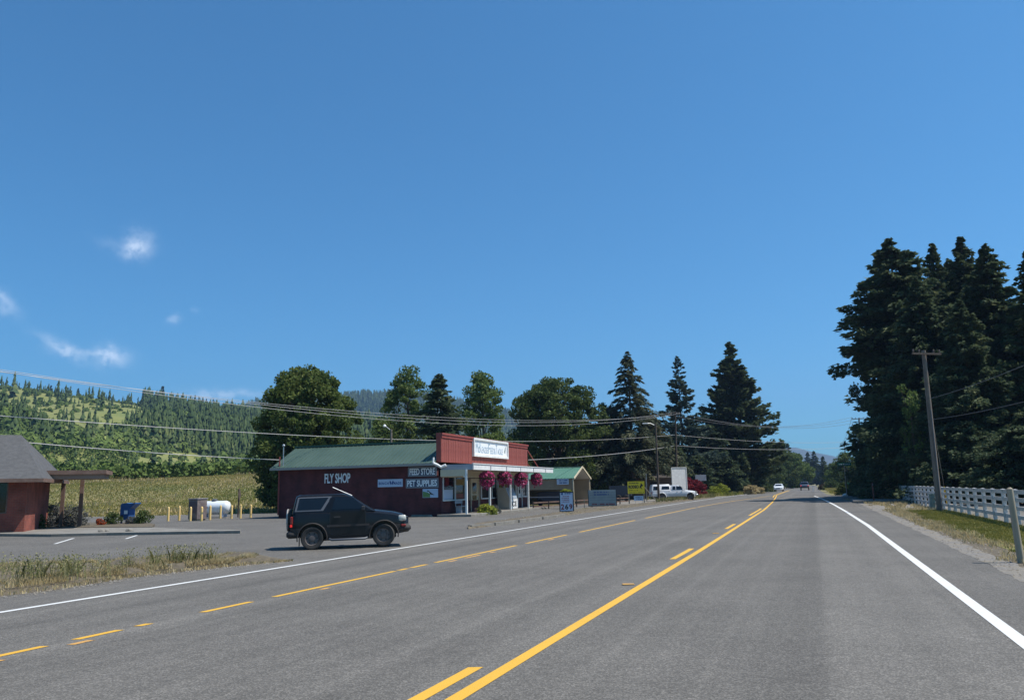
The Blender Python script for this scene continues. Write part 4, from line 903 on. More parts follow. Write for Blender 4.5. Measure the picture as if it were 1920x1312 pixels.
# ice freezer: sloped front
fy0, fy1 = sy(934, 1.2)+.0, 0
fx0, fx1 = .32, 1.25; fy0 = sy(955, 1.25); fy1 = fy0+1.75
fz = empty('ice_freezer', sw_(0, 0, .14), -SA, 'beige ice merchandiser with slanted doors and ICE lettering on the porch', 'freezer')
b = MB(); pr = [(fx0, .0), (fx1, .0), (fx1, .72), (fx1-.32, 1.55), (fx0, 1.55)]
n_ = len(pr); b.add([(p[0], fy0, p[1]) for p in pr]+[(p[0], fy1, p[1]) for p in pr], [tuple(range(n_)), tuple(range(2*n_-1, n_-1, -1))]+[((i+1) % n_, i, n_+i, n_+(i+1) % n_) for i in range(n_)])
b.build('cabinet', M_beige, fz)
MB().box(fx1+.002, fx1+.02, fy0+.03, fy1-.03, .04, .70).build('front_panel', M_whitep, fz)
for k in range(2):
    ya = fy0+.06+k*.83; yb3 = ya+.78; e = .012
    MB().add([(fx1+e,ya,.75),(fx1+e,yb3,.75),(fx1-.30+e,yb3,1.5),(fx1-.30+e,ya,1.5),(fx1,ya,.73),(fx1,yb3,.73),(fx1-.32,yb3,1.52),(fx1-.32,ya,1.52)],[(0,1,2,3),(0,4,5,1),(1,5,6,2),(2,6,7,3),(3,7,4,0)]).build('door', mat('frosted_door', (.34,.38,.42), .2), fz)
text('ICE', M_ink, fz, fx1+.024, (fy0+fy1)/2, .20, w=1.15, h=.36, rz=R(90), bold=.02)
# hanging flower baskets
def basket():
    e = empty('hanging_flower_basket', (0,0,0), 0, 'x', 'flower basket', 'hanging baskets along the store canopy')
    MB().lathe([(.08,-.55),(.2,-.50),(.27,-.36),(.28,-.30)], 14).build('basket', M_brownw, e, 50)
    rg = np.random.default_rng(5); d = rg.normal(size=(1150,3)); d /= np.linalg.norm(d, axis=1)[:,None]; r = rg.uniform(.70,1.12,1150)[:,None]; P = d*r*np.array([.47,.47,.36])+np.array([0,0,-.42]); P = P[P[:,2] < -.02]
    ang = np.arctan2(P[:,1],P[:,0]); P[:,2] -= (P[:,2] < -.4)*rg.uniform(0,.28,len(P))*(1+.5*np.sin(ang*3))
    V, F = cards(P, .12, 1.5, 0, rg); link('flowers', np_mesh('flowers', V, F, M_pink), e)
    d = rg.normal(size=(700,3)); d /= np.linalg.norm(d, axis=1)[:,None]; P = d*rg.uniform(.6,1.04,700)[:,None]*np.array([.48,.48,.40])+np.array([0,0,-.45]); V, F = cards(P, .11, 1.2, 0, rg); link('leaves', np_mesh('leaves', V, F, M_firdark), e)
    b = MB()
    for k in range(3): t = k*2.09; b.tube([(0,0,.03),(math.cos(t)*.27,math.sin(t)*.27,-.30)], .008, 4)
    b.build('hanger', M_metal, e); return e
bk = basket()
for i, (px, lb) in enumerate(((912.7,'nearest pink flower basket, hanging left of the shop windows'), (946,'second pink flower basket along the canopy, above the freezer side'), (977,'third pink flower basket, hanging left of the last canopy post'), (1006,'farthest pink flower basket, hanging in front of the carport roof'))):
    o = bk if i == 0 else copy_tree(bk); yq = sy(px, CW-.15); place(o, sw_(CW-.15, yq, cz0-.03), i*1.3, lb, ((.98,.94,1.05),(1.05,1.0,.92),(.95,1.05,1.0),(.92,.92,.95))[i])
# planter with yellow shrubs
pl = G(900, 964); pt = empty('planter', (pl.x+.15, pl.y+.55, 0), -SA, 'low dark wooden planter box by the porch step', 'planter')
MB().bevbox(-.42, .42, -.42, .42, 0, .38, .02).build('box', M_brownw, pt); MB().box(-.36, .36, -.36, .36, .381, .39).build('soil', M_soil, pt)
for px, py, ms, sc, lb in ((909,965,b_yel,1.0,'yellow green shrub growing at the planter'), (920,964.5,b_yel,.85,'middle shrub in front of the porch, pale green'), (928,963,b_grey,.45,'grey leaved shrub right of the yellow green one')):
    g = G(px, py); put_tree('shrub', ms, (g.x, g.y+.3, 0), lb, None, px, (sc,)*3, 'shrub')
# parking stops
for (xa, xb, yp, lb) in ((771, 812, 968.5, 'concrete wheel stop lying in front of the brick wall'), (745, 775, 966, 'small concrete block left of the wheel stop')):
    a, b_ = G(xa, yp), G(xb, yp); b = MB(); ln = (b_-a).length
    b.add([(0,-.09,0),(ln,-.09,0),(ln,.09,0),(0,.09,0),(.1,-.06,.13),(ln-.1,-.06,.13),(ln-.1,.06,.13),(.1,.06,.13)],[(0,3,2,1),(4,5,6,7),(0,1,5,4),(1,2,6,5),(2,3,7,6),(3,0,4,7)])
    o = b.build('wheel_stop' if xa > 760 else 'concrete_block', M_conc); o.location = a; o.rotation_euler.z = math.atan2((b_-a).y, (b_-a).x)-.05; tag(o, lb, 'wheel stop' if xa > 760 else 'block')
# signs on the side wall
def wsign(name, pxa, pxb, pya, pyb, mb, lb, y0=-.03, frame=None):
    xa, xb = sxx(pxa), sxx(pxb); pm_ = (pxa+pxb)/2; xm = (xa+xb)/2; Yd = O.y-xm*ssn; zb, zt = at(pm_, pyb, Yd).z, at(pm_, pya, Yd).z
    e = empty(name, sw_(xm, y0, zb), -SA, lb, 'sign'); w, h = xb-xa, zt-zb
    if mb: MB().box(-w/2, w/2, -.02, .025, 0, h).build('panel', mb, e)
    if frame:
        f = MB(); t_ = .055
        for c in ((-w/2-.01,w/2+.01,-.01,t_),(-w/2-.01,w/2+.01,h-t_,h+.01),(-w/2-.01,-w/2+t_,t_,h-t_),(w/2-t_,w/2+.01,t_,h-t_)): f.box(c[0],c[1],-.035,-.021,c[2],c[3])
        f.build('frame', frame, e)
    return e, w, h
e, w, h = wsign('wall_lettering', 609, 657, 886, 906, None, 'white FLY SHOP letters on the dark brick wall')
text('FLY SHOP', M_letter, e, 0, -.0, .02, w=w, h=h*.92, bold=.022, th=.03)
M_gframe = mat('grey_frame', (.22,.23,.25), .6)
e, w, h = wsign('wall_sign', 766, 819, 875, 892.5, M_navy, 'navy FEED STORE sign, upper of the two framed wall signs', frame=M_gframe); text('FEED STORE', M_letter, e, 0, -.028, h*.14, w=w*.90, h=h*.72, bold=.03)
e, w, h = wsign('wall_sign', 762, 822.5, 897, 914, M_navy, 'navy PET SUPPLIES sign, lower of the two framed wall signs', frame=M_gframe); text('PET SUPPLIES', M_letter, e, 0, -.028, h*.14, w=w*.92, h=h*.72, bold=.03)
e, w, h = wsign('wall_sign', 709, 755.5, 898, 912.5, M_bluesign, 'pale blue sign with dark spaced letters and a butterfly mark')
text('BENCH', M_bluelet, e, -w*.255, -.022, h*.30, w=w*.40, h=h*.34, bold=.02, sp=1.2); text('MADE', M_bluelet, e, w*.30, -.022, h*.30, w=w*.31, h=h*.34, bold=.02, sp=1.2)
b = MB()
for s in (-1, 1): b.plate([(w*.06, h*.45), (w*.06+s*w*.06, h*.86), (w*.06+s*w*.085, h*.60), (w*.06+s*w*.03, h*.25)], -.03, -.0205)
b.build('butterfly_mark', M_bluelet, e)
e, w, h = wsign('picture_sign', 793, 821.5, 916, 932.5, mat('pale_sky_print', (.42,.52,.66), .6), 'picture board with a flying bird over green and blue')
MB().plate([(-w*.48,h*.04),(0,h*.04),(-w*.02,h*.5),(-w*.22,h*.62),(-w*.48,h*.72)], -.026, -.0205).build('green_print', mat('green_print', (.13,.24,.08), .7), e)
MB().plate([(-w*.22,h*.78),(-w*.14,h*.84),(-w*.06,h*.72),(w*.10,h*.5),(w*.28,h*.30),(w*.05,h*.36),(-w*.08,h*.46),(-w*.12,h*.66)], -.032, -.0265).build('bird_print', M_ink, e)
MB().plate([(-w*.14,h*.70),(-w*.06,h*.60),(-w*.02,h*.45),(-w*.12,h*.55)], -.034, -.0325).build('bird_breast', M_letter, e)
# main sign on the false front
ya, yb2 = sy(886, 0), sy(951, 0); ym = (ya+yb2)/2; wS = yb2-ya; zt = at(918, 825, O.y+ym*scs).z; zb = at(918, 858, O.y+ym*scs).z
e = empty('store_sign', sw_(.06, ym, zb), R(90)-SA, 'white framed store name sign with tall thin letters on the red false front', 'sign'); hS = zt-zb
MB().box(-wS/2+.1, wS/2-.1, -.01, .05, .08, hS-.08).build('panel', mat('sign_white', (.80,.82,.84), .5), e)
f = MB()
for c in ((-wS/2,wS/2,0,.14),(-wS/2,wS/2,hS-.14,hS),(-wS/2,-wS/2+.14,.14,hS-.14),(wS/2-.14,wS/2,.14,hS-.14)): f.box(c[0],c[1],-.10,.06,c[2],c[3])
f.build('frame', M_whitep, e)
X0 = -wS*.43; uw = wS*.86/20.0
cx = X0
for word, big, n in (('M',1,1.5),('c',0,.8),('K',1,1.3),('ENZIE',0,4.3),('F',1,1.3),('EED',0,2.7),('&',0,1.1),('T',1,1.2),('ACKLE',0,4.0)):
    wd = n*uw*.92; hh = hS*(.56 if big else .34); text(word, M_palelet, e, cx+n*uw/2, -.014, hS*.22, w=wd, h=hh, bold=.0); cx += n*uw
b = MB(); fxx = wS*.42
b.plate([(fxx-.14,hS*.42),(fxx,hS*.62),(fxx+.06,hS*.50),(fxx+.1,hS*.72),(fxx+.02,hS*.40),(fxx-.03,hS*.30)], -.03, -.0105); b.build('fly_mark', M_trimgreen, e)

# mast with small box at the left eave + vent pipe
ms_ = empty('service_mast', sw_(sxx(523, -.2), -.2, 0), -SA, 'red service mast at the left corner of the store', 'mast')
MB().tube([(0,0,.2),(0,0,at(523,856,O.y+3.6).z)], .05, 8).build('pipe', M_redtrim, ms_); MB().tube([(.22,.1,EZ-.2),(.22,.1,at(531,838,O.y+4).z)], .035, 8).build('vent_pipe', M_metal, ms_); MB().lathe([(.05,0),(.09,.04),(.09,.12),(.02,.18)], 10, c=(.22,.1,at(531,838,O.y+4).z)).build('cap', M_metal, ms_, 50)

# ------------------------------------------------------------------ carport
cp0 = gat(1075.5, 72.5); cpe = at(1075.5, 896, 72.5).z; cpw = 6.0; rdx = 72.5+3*scs; cpr = at(1091, 875.5, rdx).z
cp = empty('carport', (cp0.x, cp0.y, 0), -SA, 'green roofed metal carport with tan side wall beside the store', 'carport'); CLN = 9.0
b = MB()
for s, (y0_, y1_) in enumerate(((-.15, cpw/2), (cpw+.15, cpw/2))): b.add([(-CLN,y0_,cpe),(.1,y0_,cpe),(.1,y1_,cpr),(-CLN,y1_,cpr),(-CLN,y0_,cpe-.05),(.1,y0_,cpe-.05),(.1,y1_,cpr-.05),(-CLN,y1_,cpr-.05)],[(0,1,2,3),(7,6,5,4),(0,4,5,1),(1,5,6,2),(2,6,7,3),(3,7,4,0)])
crf = b.build('roof', M_greenroof2, cp)
b = MB(); x = -CLN+.15
while x < 0: b.bar((x,-.16,cpe+.015),(x,cpw/2,cpr+.015),.035,.03); x += .3
o = b.build('roof_rib', M_greenroof2, crf); o['kind'] = 'stuff'
b = MB(); b.bar((.14,-.2,cpe-.03),(.14,cpw/2,cpr+.02),.06,.16); b.bar((.14,cpw+.2,cpe-.03),(.14,cpw/2,cpr+.02),.06,.16); b.bar((-CLN,cpw/2,cpr+.04),(.15,cpw/2,cpr+.04),.2,.05); b.build('roof_trim', M_cream, crf)
b = MB()
for s, (y0_, y1_) in enumerate(((-.10, cpw/2), (cpw+.10, cpw/2))): b.add([(-CLN+.1,y0_,cpe-.07),(.05,y0_,cpe-.07),(.05,y1_,cpr-.07),(-CLN+.1,y1_,cpr-.07)],[(0,1,2,3)])
b.build('roof_lining', mat('pale_lining', (.50,.48,.44), .6), cp)
wlz = at(1040, 917.5, 73.5).z
b = MB(); b.box(-CLN, 0, .0, .06, wlz, cpe-.05); b.build('side_wall', M_tan, cp)
MB().box(-CLN, 0, cpw-.06, cpw, .0, cpe-.05).build('side_wall', M_tan, cp)
MB().box(-CLN, -CLN+.06, .06, cpw-.06, 0, cpe).build('end_wall', M_brownw, cp)
pm = MB().box(-.05, .05, -.05, .05, 0, cpe-.05).mesh('post', M_cream)
for (x, yy) in ((.0,-.06), (.0,cpw+.06), (-4.6,-.06), (-2.4,cpw+.06)): o = link('post', pm, cp); o.location = (x, yy, 0)
MB().box(-CLN, -.1, -.04, -.01, .75, .83).build('rail', M_metal, cp)
for i, (xa, xb, za, m, lb) in enumerate(((-6.6,-5.2,1.1,M_inner,'dark covered machine stored under the carport'), (-4.0,-1.2,1.25,M_cardark,'dark boxy trailer stored under the carport'))):
    e = empty('stored_machine' if i == 0 else 'small_trailer', (cp0.x+xa*scs+1.8*ssn, cp0.y-xa*ssn+1.8*scs, 0), -SA, lb, 'machine' if i == 0 else 'trailer')
    MB().bevbox(0, xb-xa, 0, 1.6, .35, za, .08).build('body', m, e)
    for xx in (.3, xb-xa-.3): MB().lathe([(.1,-.1),(.28,-.1),(.3,-.05),(.3,.05),(.28,.1),(.1,.1)], 14, 'y', (xx,0,.3)).build('wheel', M_tyre, e)
e = empty('small_sign', (cp0.x-.95*scs-.1*ssn, cp0.y+.95*ssn-.1*scs, at(1060,908,72.6).z), -SA, 'small pale sign with dark lettering on the tan carport wall', 'sign')
MB().box(-.55,.55,-.04,0,0,.52).build('panel', mat('pale_panel', (.55,.60,.68), .6), e); SMALLSIGN = e
fp = G(1040, 951); 
for px, Y_, lb in ((1062, 58, 'yellow flowered shrub above the 269 price board'),):
    p = gat(px, 62); put_tree('shrub', b_yel, (p.x, p.y, .95), lb, None, 1, (1.0,1.0,.8), 'shrub')
    t_ = empty('plant_stand', (p.x, p.y, 0), 0, 'low stand carrying the yellow shrub behind the price board', 'stand'); MB().bevbox(-.45,.45,-.25,.25,.86,.95,.01).build('shelf', M_brownw, t_)
    for xx in (-.4,.4): MB().box(xx-.03,xx+.03,-.2,.2,0,.86).build('leg', M_brownw, t_)
# low rail fence in front of the yard
rf0 = [G(1000,955.5), G(1105,948.5), G(1180,943.5)]
e = empty('rail_fence', rf0[0], 0, 'low brown rail fence behind the roadside boards', 'fence')
for i in range(2):
    a, b_ = rf0[i]-rf0[0], rf0[i+1]-rf0[0]; n_ = 4
    for k in range(n_+(i == 1)):
        p = a.lerp(b_, k/n_); MB().box(p.x-.05,p.x+.05,p.y-.05,p.y+.05,0,.62).build('post', M_poled, e)
    for z in (.22, .52): MB().bar((a.x,a.y+.07,z),(b_.x,b_.y+.07,z),.05,.09).build('rail', M_brownw, e)

# ------------------------------------------------------------------ roadside boards
def glyphs(parent, m, rows, w, z0, z1, y, seed, fill=.8):
    rg = random.Random(seed); b = MB(); rh = (z1-z0)/rows
    for r in range(rows):
        x = -w/2+rg.uniform(0,.15)*w
        while x < w/2*fill:
            lw = rg.uniform(.02,.05)*w; b.box(x, x+lw*.75, y-.006, y, z0+r*rh+rh*.2, z0+r*rh+rh*.75)
            x += lw if rg.random() < .82 else lw*2.2
    o = b.build('small_print', m, parent); return o
glyphs(SMALLSIGN, M_bluelet, 2, .95, .06, .48, -.041, 2, .9)
g = G(1063, 962); e = empty('price_board', g, R(-4), 'black framed A board showing 269 beside the road', 'sign')
sw2, sh = .92, at(1063, 921, g.y).z
MB().box(-sw2/2+.05, sw2/2-.05, -.05, -.02, .14, sh-.06).build('panel', mat('pale_blue_white', (.52,.56,.68), .5), e)
f = MB()
for c in ((-sw2/2,sw2/2,.08,.15),(-sw2/2,sw2/2,sh-.07,sh),(-sw2/2,-sw2/2+.06,.15,sh-.07),(sw2/2-.06,sw2/2,.15,sh-.07)): f.box(c[0],c[1],-.065,-.01,c[2],c[3])
f.build('frame', M_ink, e)
for xx in (-.38,.38):
    b = MB(); b.bar((xx,-.03,.1),(xx,-.16,0),.04); b.bar((xx,.02,sh-.1),(xx,.6,0),.04); b.build('leg', M_ink, e)
text('2', M_redink, e, -.26, -.056, .24, w=.20, h=.34, bold=.03); text('6', M_ink, e, 0, -.056, .24, w=.20, h=.34, bold=.03); text('9', M_redink, e, .26, -.056, .24, w=.20, h=.34, bold=.03)
MB().plate([(-.34,1.22),(-.27,1.32),(-.20,1.24),(-.24,1.14),(-.31,1.14)], -.056, -.0505).build('logo_mark', M_bluelet, e)
glyphs(e, M_bluelet, 1, .50, 1.16, 1.30, -.051, 3).location.x = .12
glyphs(e, mat('faded_red_ink', (.35,.16,.2), .7), 4, .66, .66, 1.12, -.051, 4, .5)
g = G(1130, 951); e = empty('readerboard', g, R(-3), 'grey changeable letter board with faded letters behind the verge', 'sign'); w = 2.15; sh = at(1130, 918, g.y).z
MB().box(-w/2, w/2, -.04, .04, .16, sh).build('panel', M_board, e)
f = MB(); f.box(-w/2-.05,-w/2,-.06,.06,.10,sh+.03); f.box(w/2,w/2+.05,-.06,.06,.10,sh+.03); f.box(-w/2,w/2,-.06,.06,.10,.158); f.build('frame', M_black, e)
f = MB()
for r in range(1,6): f.box(-w/2+.02,w/2-.02,-.048,-.041,.16+r*(sh-.16)/6-.006,.16+r*(sh-.16)/6+.006)
f.build('letter_track', M_silver, e)
glyphs(e, M_bluelet, 2, 1.5, sh-.45, sh-.08, -.049, 9, .7); glyphs(e, M_redink, 1, 2.0, .18, .34, -.049, 10, .95)
for xx in (-w/2+.2, w/2-.1):
    b = MB(); b.bar((xx,0,.12),(xx-.06,-.3,0),.04); b.bar((xx,.05,sh-.3),(xx+.1,.7,0),.04); b.build('leg', M_black, e)
b = MB(); b.bar((-w/2-.35,.2,0),(-w/2-.35,.2,.75),.05); b.build('stake', M_post, e)
# rodeo sign
g = G(1194, 943.5); e = empty('rodeo_sign', g, R(-6), 'bright yellow rodeo sign on wooden posts with a slanted brace', 'sign'); Yg = g.y
zt, zb = at(1194, 902, Yg).z, at(1194, 925, Yg).z; w = (at(1211, 920, Yg)-at(1179.5, 920, Yg)).x
MB().box(-w/2, w/2, -.03, .0, zb, zt).build('panel', M_yellowsign, e)
for xx in (-w/2+.08, w/2-.08): MB().box(xx-.045, xx+.045, .002, .09, 0, zt+.02).build('post', M_post, e)
MB().bar((w/2, .1, zt-.55), (w/2+1.25, .35, 0), .08).build('brace', M_post, e)
hh = zt-zb
text('EUGENE PRO', M_ink, e, -w*.12, -.034, zb+hh*.80, w=w*.56, h=hh*.11, bold=.02); text('RODEO', M_ink, e, -w*.14, -.034, zb+hh*.42, w=w*.60, h=hh*.27, bold=.05); text('JULY 1 - 4', M_ink, e, -w*.16, -.034, zb+hh*.21, w=w*.50, h=hh*.12, bold=.02)
glyphs(e, M_ink, 1, w*.9, zb+hh*.05, zb+hh*.13, -.031, 13, .95)
b = MB(); cx, cz = w*.30, zb+hh*.62
b.plate([(cx-w*.10,cz-hh*.20),(cx-w*.02,cz-hh*.14),(cx+w*.04,cz-hh*.04),(cx+w*.12,cz+hh*.02),(cx+w*.13,cz+hh*.07),(cx+w*.06,cz+hh*.08),(cx+w*.04,cz+hh*.20),(cx-w*.02,cz+hh*.22),(cx-w*.03,cz+hh*.08),(cx-w*.08,cz-hh*.02)], -.04, -.0305)
b.plate([(cx-w*.02,cz-hh*.1),(cx+w*.06,cz-hh*.24),(cx+w*.02,cz-hh*.24),(cx-w*.05,cz-hh*.14)], -.044, -.0405); b.build('bucking_rider_mark', M_ink, e)
g = G(1198, 944.5); e = empty('yard_sign', g, R(-8), 'small pale blue yard sign below the yellow rodeo sign', 'sign')
MB().box(-.42,.42,-.02,0,.30,.72).build('panel', mat('pale_blue_card', (.50,.62,.74), .6), e); glyphs(e, M_bluelet, 2, .66, .36, .66, -.021, 15, .9)
for xx in (-.32,.32): MB().box(xx-.012,xx+.012,.002,.02,0,.5).build('stake', M_metal, e)
# back of a traffic sign + post with rounded sign
g = gat(1212, 86); zt = at(1212, 887, 86).z; e = empty('traffic_sign', g, R(80), 'tall narrow rounded traffic sign seen nearly edge on above the rodeo sign', 'sign')
MB().box(-.05,.05,-.05,.05,0,zt-.4).build('post', M_post, e); MB().plate([(-.38,zt-1.5),(.38,zt-1.5),(.38,zt-.25),(.28,zt-.06),(0,zt),(-.28,zt-.06),(-.38,zt-.25)], -.075, -.052).build('panel', M_metal, e)
g = gat(1315, 108); zt = at(1315, 889, 108).z; e = empty('sign_back', g, R(5), 'grey blank back of a roadside sign on a wooden post', 'sign')
MB().box(-.08,.08,-.08,.08,0,zt).build('post', M_post, e); MB().box(-.75,.75,-.11,-.082,zt-.85,zt-.05).build('panel', mat('sign_back_grey', (.35,.37,.40), .6), e)
# tan house behind, white box truck, trailer
hx0, hx1 = gat(1118, 104), gat(1250, 108); e = empty('tan_house', (hx0.x, hx0.y, 0), R(2), 'low brown building half hidden behind the cedar', 'building'); hw = hx1.x-hx0.x
MB().box(0,hw,0,6,0,2.6).build('wall', M_house, e); b = MB(); b.add([(-.3,-.4,2.6),(hw+.3,-.4,2.6),(hw+.3,6.4,2.6),(-.3,6.4,2.6),(-.3,3,3.7),(hw+.3,3,3.7)],[(0,1,5,4),(2,3,4,5),(0,4,3),(1,2,5),(0,3,2,1)]); b.build('roof', mat('brown_roof', (.045,.036,.03), .9), e)
for xa in (1.0, 4.2, 7.0): MB().box(xa,xa+1.0,-.04,-.004,.9,2.0).build('window', M_glass, e)
MB().box(2.4,3.3,-.05,-.004,0,2.05).build('door', M_brownw, e)
g = gat(1275, 94); zt = at(1274, 879, 103).z
e = empty('white_board', (g.x, g.y, 0), R(24), 'tall white board on posts standing behind the pickup under the firs', 'board')
MB().bevbox(-1.03,1.03,0,.10,.9,zt,.02).build('panel', M_whitep, e)
for xx in (-.9,.9): MB().box(xx-.06,xx+.06,.102,.22,0,zt-.1).build('post', M_post, e)
f = MB(); f.box(-1.06,-.98,-.04,-.002,.85,zt+.03); f.box(.98,1.06,-.04,-.002,.85,zt+.03); f.box(-.98,.98,-.04,-.002,zt-.05,zt+.03); f.box(-.98,.98,-.04,-.002,.85,.93); f.build('frame', M_whitep, e)
g = gat(1166, 90); e = empty('farm_trailer', (g.x, g.y, 0), R(-10), 'dark dump trailer parked between the grey board and the rodeo sign', 'trailer')
zt = at(1166, 910, 90).z
b = MB(); b.add([(-1.2,0,.55),(1.0,0,.55),(1.35,0,zt),(-1.45,0,zt),(-1.2,2,.55),(1.0,2,.55),(1.35,2,zt),(-1.45,2,zt)],[(0,1,2,3),(7,6,5,4),(0,4,5,1),(1,5,6,2),(3,7,4,0),(2,6,7,3)]); b.build('body', mat('dark_blue_grey', (.05,.055,.07), .7), e)
for xx in (-.4,.45): MB().lathe([(.1,-.1),(.3,-.1),(.34,-.05),(.34,.05),(.3,.1),(.1,.1)], 16, 'y', (xx,-.1,.34)).build('wheel', M_tyre, e)
MB().bar((1.0,.9,.5),(2.5,.9,.45),.1).build('drawbar', M_black, e)

# ------------------------------------------------------------------ vehicles
def interp(tab, x): return float(np.interp(x, [t[0] for t in tab], [t[1] for t in tab]))
def bool_cut(me, cuts):
    o = bpy.data.objects.new('tmp', me); C.objects.link(o); tm = []
    for c in cuts:
        co = bpy.data.objects.new('tmpc', c); C.objects.link(co); tm.append(co); m = o.modifiers.new('b', 'BOOLEAN'); m.object = co; m.operation = 'DIFFERENCE'; m.solver = 'EXACT'
    bpy.context.view_layer.update(); r = bpy.data.meshes.new_from_object(o.evaluated_get(bpy.context.evaluated_depsgraph_get()))
    for t_ in tm+[o]: bpy.data.objects.remove(t_)
    return r
def car_body(top, bot, wid, mats, arches, name, parent, ar=.4, split=None, nst=44):
    x0, x1 = top[0][0], top[-1][0]; xs = np.linspace(x0, x1, nst); P = []; F = []; midx = []
    for x in xs:
        zt, zb, w = interp(top, x), interp(bot, x), interp(wid, x); zm = (zt+zb)/2; sp = split if split else zm
        half = [(0, zt+.025), (w*.6, zt+.015), (w*.88, zt-.015), (w*.965, zt-.07), (w, max(sp+.02, zt-.22)), (w*1.0, sp), (w*.985, zb+.10), (w*.93, zb), (0, zb)]
        ring = half+[(-a, b_) for a, b_ in half[-2:0:-1]]; P += [(x, a, b_) for a, b_ in ring]; n = len(ring)
    for i in range(nst-1):
        for k in range(n):
            F.append((i*n+k, i*n+(k+1) % n, (i+1)*n+(k+1) % n, (i+1)*n+k)); kk = k if k < 8 else 15-k; midx.append(1 if kk >= 5 else 0)
    F += [tuple(range(n)), tuple(range((nst-1)*n+n-1, (nst-1)*n-1, -1))]; midx += [0, 0]
    me = bpy.data.meshes.new(name); me.from_pydata(P, [], F)
    for m in mats: me.materials.append(m)
    me.polygons.foreach_set('material_index', midx); bm = bmesh.new(); bm.from_mesh(me); bmesh.ops.recalc_face_normals(bm, faces=bm.faces); bm.to_mesh(me); bm.free()
    cuts = []
    for (ax, s) in arches:
        yy = interp(wid, ax); cb = MB(); cb.lathe([(ar, yy-.35), (ar, yy+.3)] if s > 0 else [(ar, -yy-.3), (ar, -yy+.35)], 28, 'y', (ax, 0, .345)); cuts.append(cb.mesh('c', M_black))
    if cuts: me = bool_cut(me, cuts)
    me.name = name
    if not len(me.materials):
        for m in mats: me.materials.append(m)
    me.polygons.foreach_set('use_smooth', [True]*len(me.polygons)); me.set_sharp_from_angle(angle=R(32)); return link(name, me, parent)
def cabin(levels, m, parent, name='cabin'):
    P = []; F = []
    for (z, xr_, xf, w, c) in levels:
        P += [(xr_+c,-w,z),(xf-c,-w,z),(xf-c*.3,-w+c*.5,z),(xf,-w+c*1.6,z),(xf,w-c*1.6,z),(xf-c*.3,w-c*.5,z),(xf-c,w,z),(xr_+c,w,z),(xr_+c*.3,w-c*.3,z),(xr_,w-c,z),(xr_,-w+c,z),(xr_+c*.3,-w+c*.3,z)]
    n = 12
    for i in range(len(levels)-1):
        for k in range(n): F.append((i*n+k, i*n+(k+1) % n, (i+1)*n+(k+1) % n, (i+1)*n+k))
    F += [tuple(range(n-1,-1,-1)), tuple(range((len(levels)-1)*n, len(levels)*n))]
    return MB().add(P, F).build(name, m, parent, 38)
def lv(levels, z, j): return float(np.interp(z, [l[0] for l in levels], [l[j] for l in levels]))
def side_pane(levels, poly, s, off, m, parent, name, th=.006, hole=None):
    def p3(x, z, o): return (x, s*(lv(levels, z, 3)+o), z)
    b = MB(); n = len(poly)
    if not hole:
        b.add([p3(x,z,off) for x,z in poly]+[p3(x,z,off-th) for x,z in poly], [tuple(range(n))]+[((i+1) % n, i, n+i, n+(i+1) % n) for i in range(n)])
    else: b.add([p3(x,z,off) for x,z in poly]+[p3(x,z,off) for x,z in hole]+[p3(x,z,off-th) for x,z in poly], [(i,(i+1) % n,n+(i+1) % n,n+i) for i in range(n)]+[((i+1) % n,i,2*n+i,2*n+(i+1) % n) for i in range(n)])
    return b.build(name, m, parent)
def wheel_meshes(r, w, m_rim, nh=6):
    t = MB().lathe([(r*.60,-w*.42),(r*.72,-w*.5),(r*.93,-w*.5),(r,-w*.36),(r,w*.36),(r*.93,w*.5),(r*.72,w*.5),(r*.60,w*.42)], 32, 'y', cap=False).mesh('tyre', M_tyre, 40)
    b = MB(); b.lathe([(r*.63,-w*.47),(r*.60,-w*.40),(r*.55,-w*.28),(r*.30,-w*.30),(r*.26,-w*.40),(r*.12,-w*.43),(.0001,-w*.43)], 28, 'y', cap=False); b.lathe([(r*.62,-w*.3),(r*.62,w*.42)], 28, 'y')
    b.cur = 1
    for k in range(nh):
        a = 2*math.pi*k/nh; c = (math.cos(a)*r*.44, 0, math.sin(a)*r*.44); b.lathe([(r*.075,-w*.32),(.0001,-w*.325)], 8, 'y', (c[0],0,c[2]), cap=False)
    return t, b.mesh('rim', [m_rim, M_black], 35)
def put_wheel(ms, x, y, r, parent, steer=0):
    o = link('wheel', ms[0], parent); o.location = (x, y, r); o.rotation_euler = (0, 0, (math.pi if y > 0 else 0)+steer); rm = link('rim', ms[1], o); return o
# black SUV
gr, gf = G(587, 1030), G(722, 1020.5)
HD = R(11); ex = empty('black_suv', (gr.x-.17, gr.y+.72, 0.0), HD, 'black two door off road car leaving the lot, facing right', 'car'); ex.rotation_euler = (0, R(-1.0), HD)
ex.scale = (.925,.925,.925)
top = [(-.66,.78),(-.62,1.10),(-.50,1.17),(1.7,1.13),(1.95,1.11),(2.5,1.03),(2.80,.95),(2.95,.84),(2.99,.74)]
bot = [(-.66,.50),(-.62,.42),(-.4,.36),(.5,.30),(1.9,.30),(2.6,.36),(2.9,.40),(2.99,.48)]
wid = [(-.66,.76),(-.5,.82),(0,.84),(2.2,.84),(2.7,.79),(2.9,.70),(2.99,.58)]
car_body(top, bot, wid, [M_suv, mat('dusty_lower_paint', (.018,.015,.015), .7, col2=(.032,.027,.025), scale=4)], [(0,-1),(0,1),(2.2,-1),(2.2,1)], 'body', ex, .425, .66)
lev = [(1.10,-.62,1.98,.79,.10),(1.20,-.60,1.80,.775,.10),(1.55,-.52,1.28,.70,.10),(1.63,-.49,1.10,.67,.10),(1.675,-.40,.92,.60,.10)]
cabin(lev, M_suv, ex)
